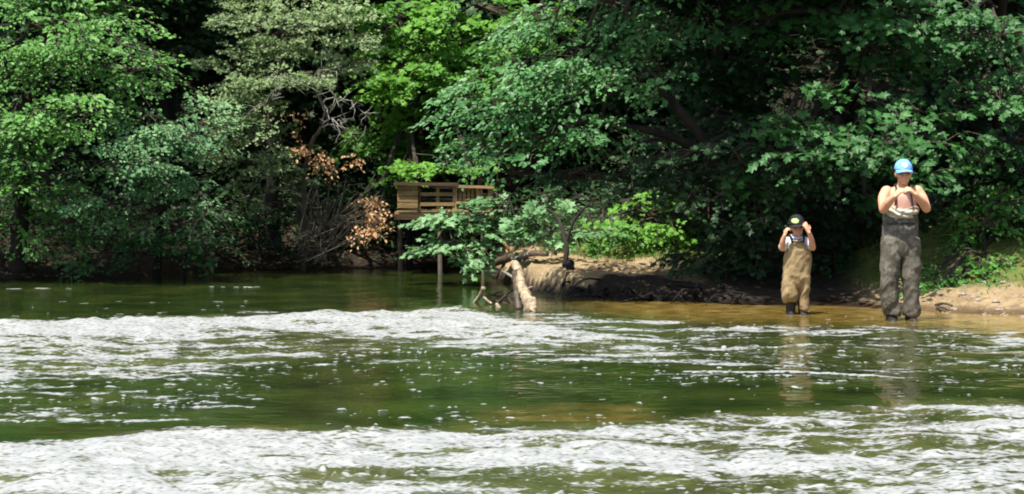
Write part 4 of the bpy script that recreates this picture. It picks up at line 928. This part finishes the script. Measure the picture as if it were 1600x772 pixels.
body += hand(WL, (.50, -.25, .55), (.75, .45, -.5), (.1, .3, 1), .92, (40, 52, 40)) + hand(WR, (-.55, -.22, .50), (-.75, .45, -.5), (-.1, .3, 1), .92, (40, 52, 40))
for sx_ in (-1, 1): body += [limb([(.0+sx_*.09, .02, .80), (-.01+sx_*.098, .01, .45), (-.005+sx_*.093, .03, .10)], [.075, .045, .035])]
fused('body', body, .0058, 'skin', pw_, 3)
hairg = [ball((0, .030, .006), (.080, .084, .104)), limb([(0, .105, -.02), (.005, .125, -.07), (.0, .120, -.12)], [.030, .026, .012])]
fused('hair', [(TH(V), Fs) for V, Fs in hairg], .006, 'hair', pw_, 3)
for sx_ in (-1, 1): plain('eye', [(TH(ball((sx_*.031, -.084, .004), (.011, .008, .007), 8)[0]), ball((0, 0, 0), 1, 8)[1])], 'eye', pw_)
cr_, br_, bt_ = cap_geo(1.06, TH)
cp = plain('cap', [cr_, br_, bt_], 'blue', pw_)
plain('cap_badge', [cap_patch(1.06, TH, .030, .026, .082, 0, .15, 2)], 'pale_badge', cp)
wr_ = [(-.0, .02, 1.105, .158, .118), (.0, .02, 1.06, .168, .125), (.0, .02, .98, .166, .125), (-.005, .02, .88, .182, .135), (-.005, .02, .78, .180, .135), (-.005, .02, .70, .150, .12), (-.005, .02, .655, .06, .07)]
legs = [loft([(-.088, .02, .84, .105, .125), (-.106, .01, .66, .096, .118), (-.116, .0, .46, .088, .106), (-.106, .015, .25, .078, .096), (-.088, .02, .13, .082, .092), (-.088, .015, .06, .070, .085)]),
        loft([(.090, .02, .84, .102, .125), (.100, .01, .66, .092, .118), (.098, -.015, .46, .084, .106), (.100, .005, .25, .076, .096), (.104, .015, .13, .080, .092), (.102, .015, .06, .070, .085)])]
wd_ = fused('waders', [loft(wr_)] + legs, .010, 'camo', pw_, 3, folds(.022, 4, .72, .9))
th = np.linspace(math.radians(188), math.radians(352), 40); v = np.linspace(0, 1, 16)
G = np.zeros((16, 40, 3))
for a_, vv in enumerate(v):
    for b_, t in enumerate(th):
        q = abs(t-math.radians(270))/math.radians(82)
        zt = 1.215 - .085*math.cos(min(q, 1)*math.pi/2)**2 - .07*q**3; zb = 1.035+.055*q**2
        bulge = .020*math.sin(math.pi*vv) + .012 + .010*math.sin(vv*13+t*5)*(1-q*.5)
        G[a_, b_] = [(.150+bulge)*math.cos(t)*.98, .015+(.108+bulge*1.3)*math.sin(t), zb+(zt-zb)*vv]
bib_ = plain('bib', [shell(G, .008)], 'cream', wd_)
plain('tank_top', [loft([(.0, .012, 1.02, .143, .108), (.0, .010, 1.12, .151, .111), (.005, .008, 1.22, .163, .111), (.007, .006, 1.268, .150, .101), (.008, .008, 1.285, .11, .082)])], 'pink', pw_)
for x0, x1 in ((-.075, -.062), (.085, .078)):
    plain('strap', [tube(spline([(x0*1.05, -.128, 1.17), (x0, -.112, 1.26), (x1, -.062, 1.345), (x1, .03, 1.372), (x1, .10, 1.28), (x1*.7, .125, 1.10)], 22), .010, 6)], 'black', wd_)
plain('belt', [tube([(.172*math.cos(t), .02+.131*math.sin(t), .985+.004*math.sin(3*t)) for t in np.linspace(0, 2*np.pi, 40)], .008, 6, False)], 'neoprene', wd_)
for x in (-.092, .104):
    fused('boot', [limb([(x, .02, .12), (x, .03, .02)], [.066, .060]), limb([(x, .05, -.012), (x*1.05, -.06, -.012), (x*1.12, -.125, -.018)], [.052, .050, .042])], .008, 'neoprene', pw_, 3)

# --- the smaller wader
pb = empty('person', ((1243-CX)/F*22.9, 22.9, 0), 'small child in black cap with lime badge and tan waders, hands lifted beside face', 'person', 'people wading')
hc2 = np.array([.015, -.015, .925]); Rh2 = roty(math.radians(-6)) @ rotx(math.radians(8)); hs = .90
TB = lambda V: V @ Rh2.T + hc2
kt = [(.01, .015, .40, .10, .075), (.01, .015, .52, .105, .08), (.01, .015, .64, .105, .08), (.01, .01, .73, .110, .078), (.01, .01, .785, .100, .062), (.012, .005, .815, .05, .045)]
kb = [loft(kt)] + head_geo(hs, TB) + [limb([(.012, .01, .79), (.013, -.002, .85), (.015, -.008, .88)], [.042, .038, .04])]
e1, w1 = np.array([-.150, -.075, .705]), np.array([-.132, -.150, .838]); e2, w2 = np.array([.172, -.065, .705]), np.array([.118, -.165, .868])
kb += [limb([(-.085, .01, .765), (-.115, -.02, .735), e1], [.042, .038, .032]), limb([(.105, .01, .765), (.135, -.02, .735), e2], [.042, .038, .032]),
       limb([e1, (e1+w1)/2+np.array([-.006, 0, 0]), w1], [.033, .031, .021]), limb([e2, (e2+w2)/2+np.array([.006, 0, 0]), w2], [.033, .031, .021])]
kb += hand(w1, (.25, -.10, .85), (.85, .45, -.2), (-1, -.2, .3), .66, (35, 45, 35), .0092) + hand(w2, (-.35, -.05, .85), (-.4, .8, -.1), (1, 0, .4), .70, (8, 14, 12), .0092)
for x in (-.04, .065): kb += [limb([(x, .015, .42), (x, .01, .25), (x, .02, .06)], [.05, .032, .028])]
fused('body', kb, .0052, 'skin', pb, 2)
fused('hair', [(TB(V*hs), Fs) for V, Fs in [ball((0, .024, .008), (.080, .088, .104))]], .006, 'hair', pb, 2)
for sx_ in (-1, 1): plain('eye', [(TB(ball((sx_*.031, -.084, .004), (.011, .008, .007), 8)[0]*hs), ball((0, 0, 0), 1, 8)[1])], 'eye', pb)
c1, c2, c3 = cap_geo(hs*1.06, TB)
kc = plain('cap', [c1, c2, c3], 'black', pb)
plain('cap_badge', [cap_patch(hs*1.06, TB, .040, .026, .080, -.028, .35, 7)], 'lime', kc)
fused('shirt', [loft([(.01, .012, .55, .112, .088), (.01, .012, .66, .114, .088), (.01, .008, .745, .117, .084), (.01, .008, .793, .098, .064), (.012, .006, .822, .052, .048)]),
                limb([(-.075, .01, .770), (-.115, -.02, .735), (-.138, -.050, .715)], [.050, .048, .047]), limb([(.095, .01, .770), (.132, -.015, .74), (.152, -.035, .722)], [.050, .047, .045])], .007, 'white', pb, 3, folds(.006, 9, 1.5, 0))
kw = fused('waders', [loft([(.012, .01, .735, .100, .100), (.018, .01, .68, .125, .108), (.026, .01, .60, .142, .116), (.022, .01, .50, .145, .116), (.012, .01, .40, .143, .112), (.006, .01, .33, .135, .10), (.006, .01, .29, .115, .08)]),
                      loft([(-.050, .01, .40, .078, .098), (-.058, .0, .30, .080, .096), (-.054, -.01, .20, .078, .092), (-.050, .0, .13, .062, .07)]),
                      loft([(.086, .01, .40, .070, .095), (.088, .01, .30, .062, .085), (.090, .015, .18, .055, .07), (.090, .02, .05, .048, .060)])], .008, 'tan', pb, 2, folds(.016, 12, .95, .8))
th = np.linspace(math.radians(205), math.radians(335), 28); G = np.zeros((10, 28, 3))
for a_, vv in enumerate(np.linspace(0, 1, 10)):
    for b_, t in enumerate(th):
        q = abs(t-math.radians(270))/math.radians(65); bl = .010*math.sin(math.pi*vv)+.004*math.sin(vv*9+t*7)
        G[a_, b_] = [.014+(.104+bl)*math.cos(t)*(1-.12*vv), .01+(.106+bl)*math.sin(t), .66+.005*q+(.127-.05*q*q)*vv]
plain('bib', [shell(G, .008)], 'tan', kw)
for x0, x1 in ((-.045, -.062), (.070, .080)):
    plain('strap', [tube(spline([(x0, -.104, .762), (x0*1.1, -.090, .80), (x1, -.050, .832), (x1, .02, .835), (x1, .085, .76), (x1*.6, .105, .66)], 20), .0115, 6)], 'black', kw)
plain('collar', [tube([(.012+.060*math.cos(t), -.004+.060*math.sin(t), .822-.018*(-math.sin(t))) for t in np.linspace(0, 2*np.pi, 30)], .016, 8, False)], 'white', pb)
plain('chest_strap', [tube(spline([(-.05, -.112, .775), (.012, -.122, .768), (.075, -.112, .778)], 12), .009, 6)], 'black', kw)
for x in (-.048, .080):
    fused('boot', [limb([(x, .02, .14), (x, .02, .02)], [.056, .050]), limb([(x, .03, -.02), (x*1.05, -.06, -.02), (x*1.1, -.10, -.022)], [.044, .042, .036])], .007, 'neoprene', pb, 2)
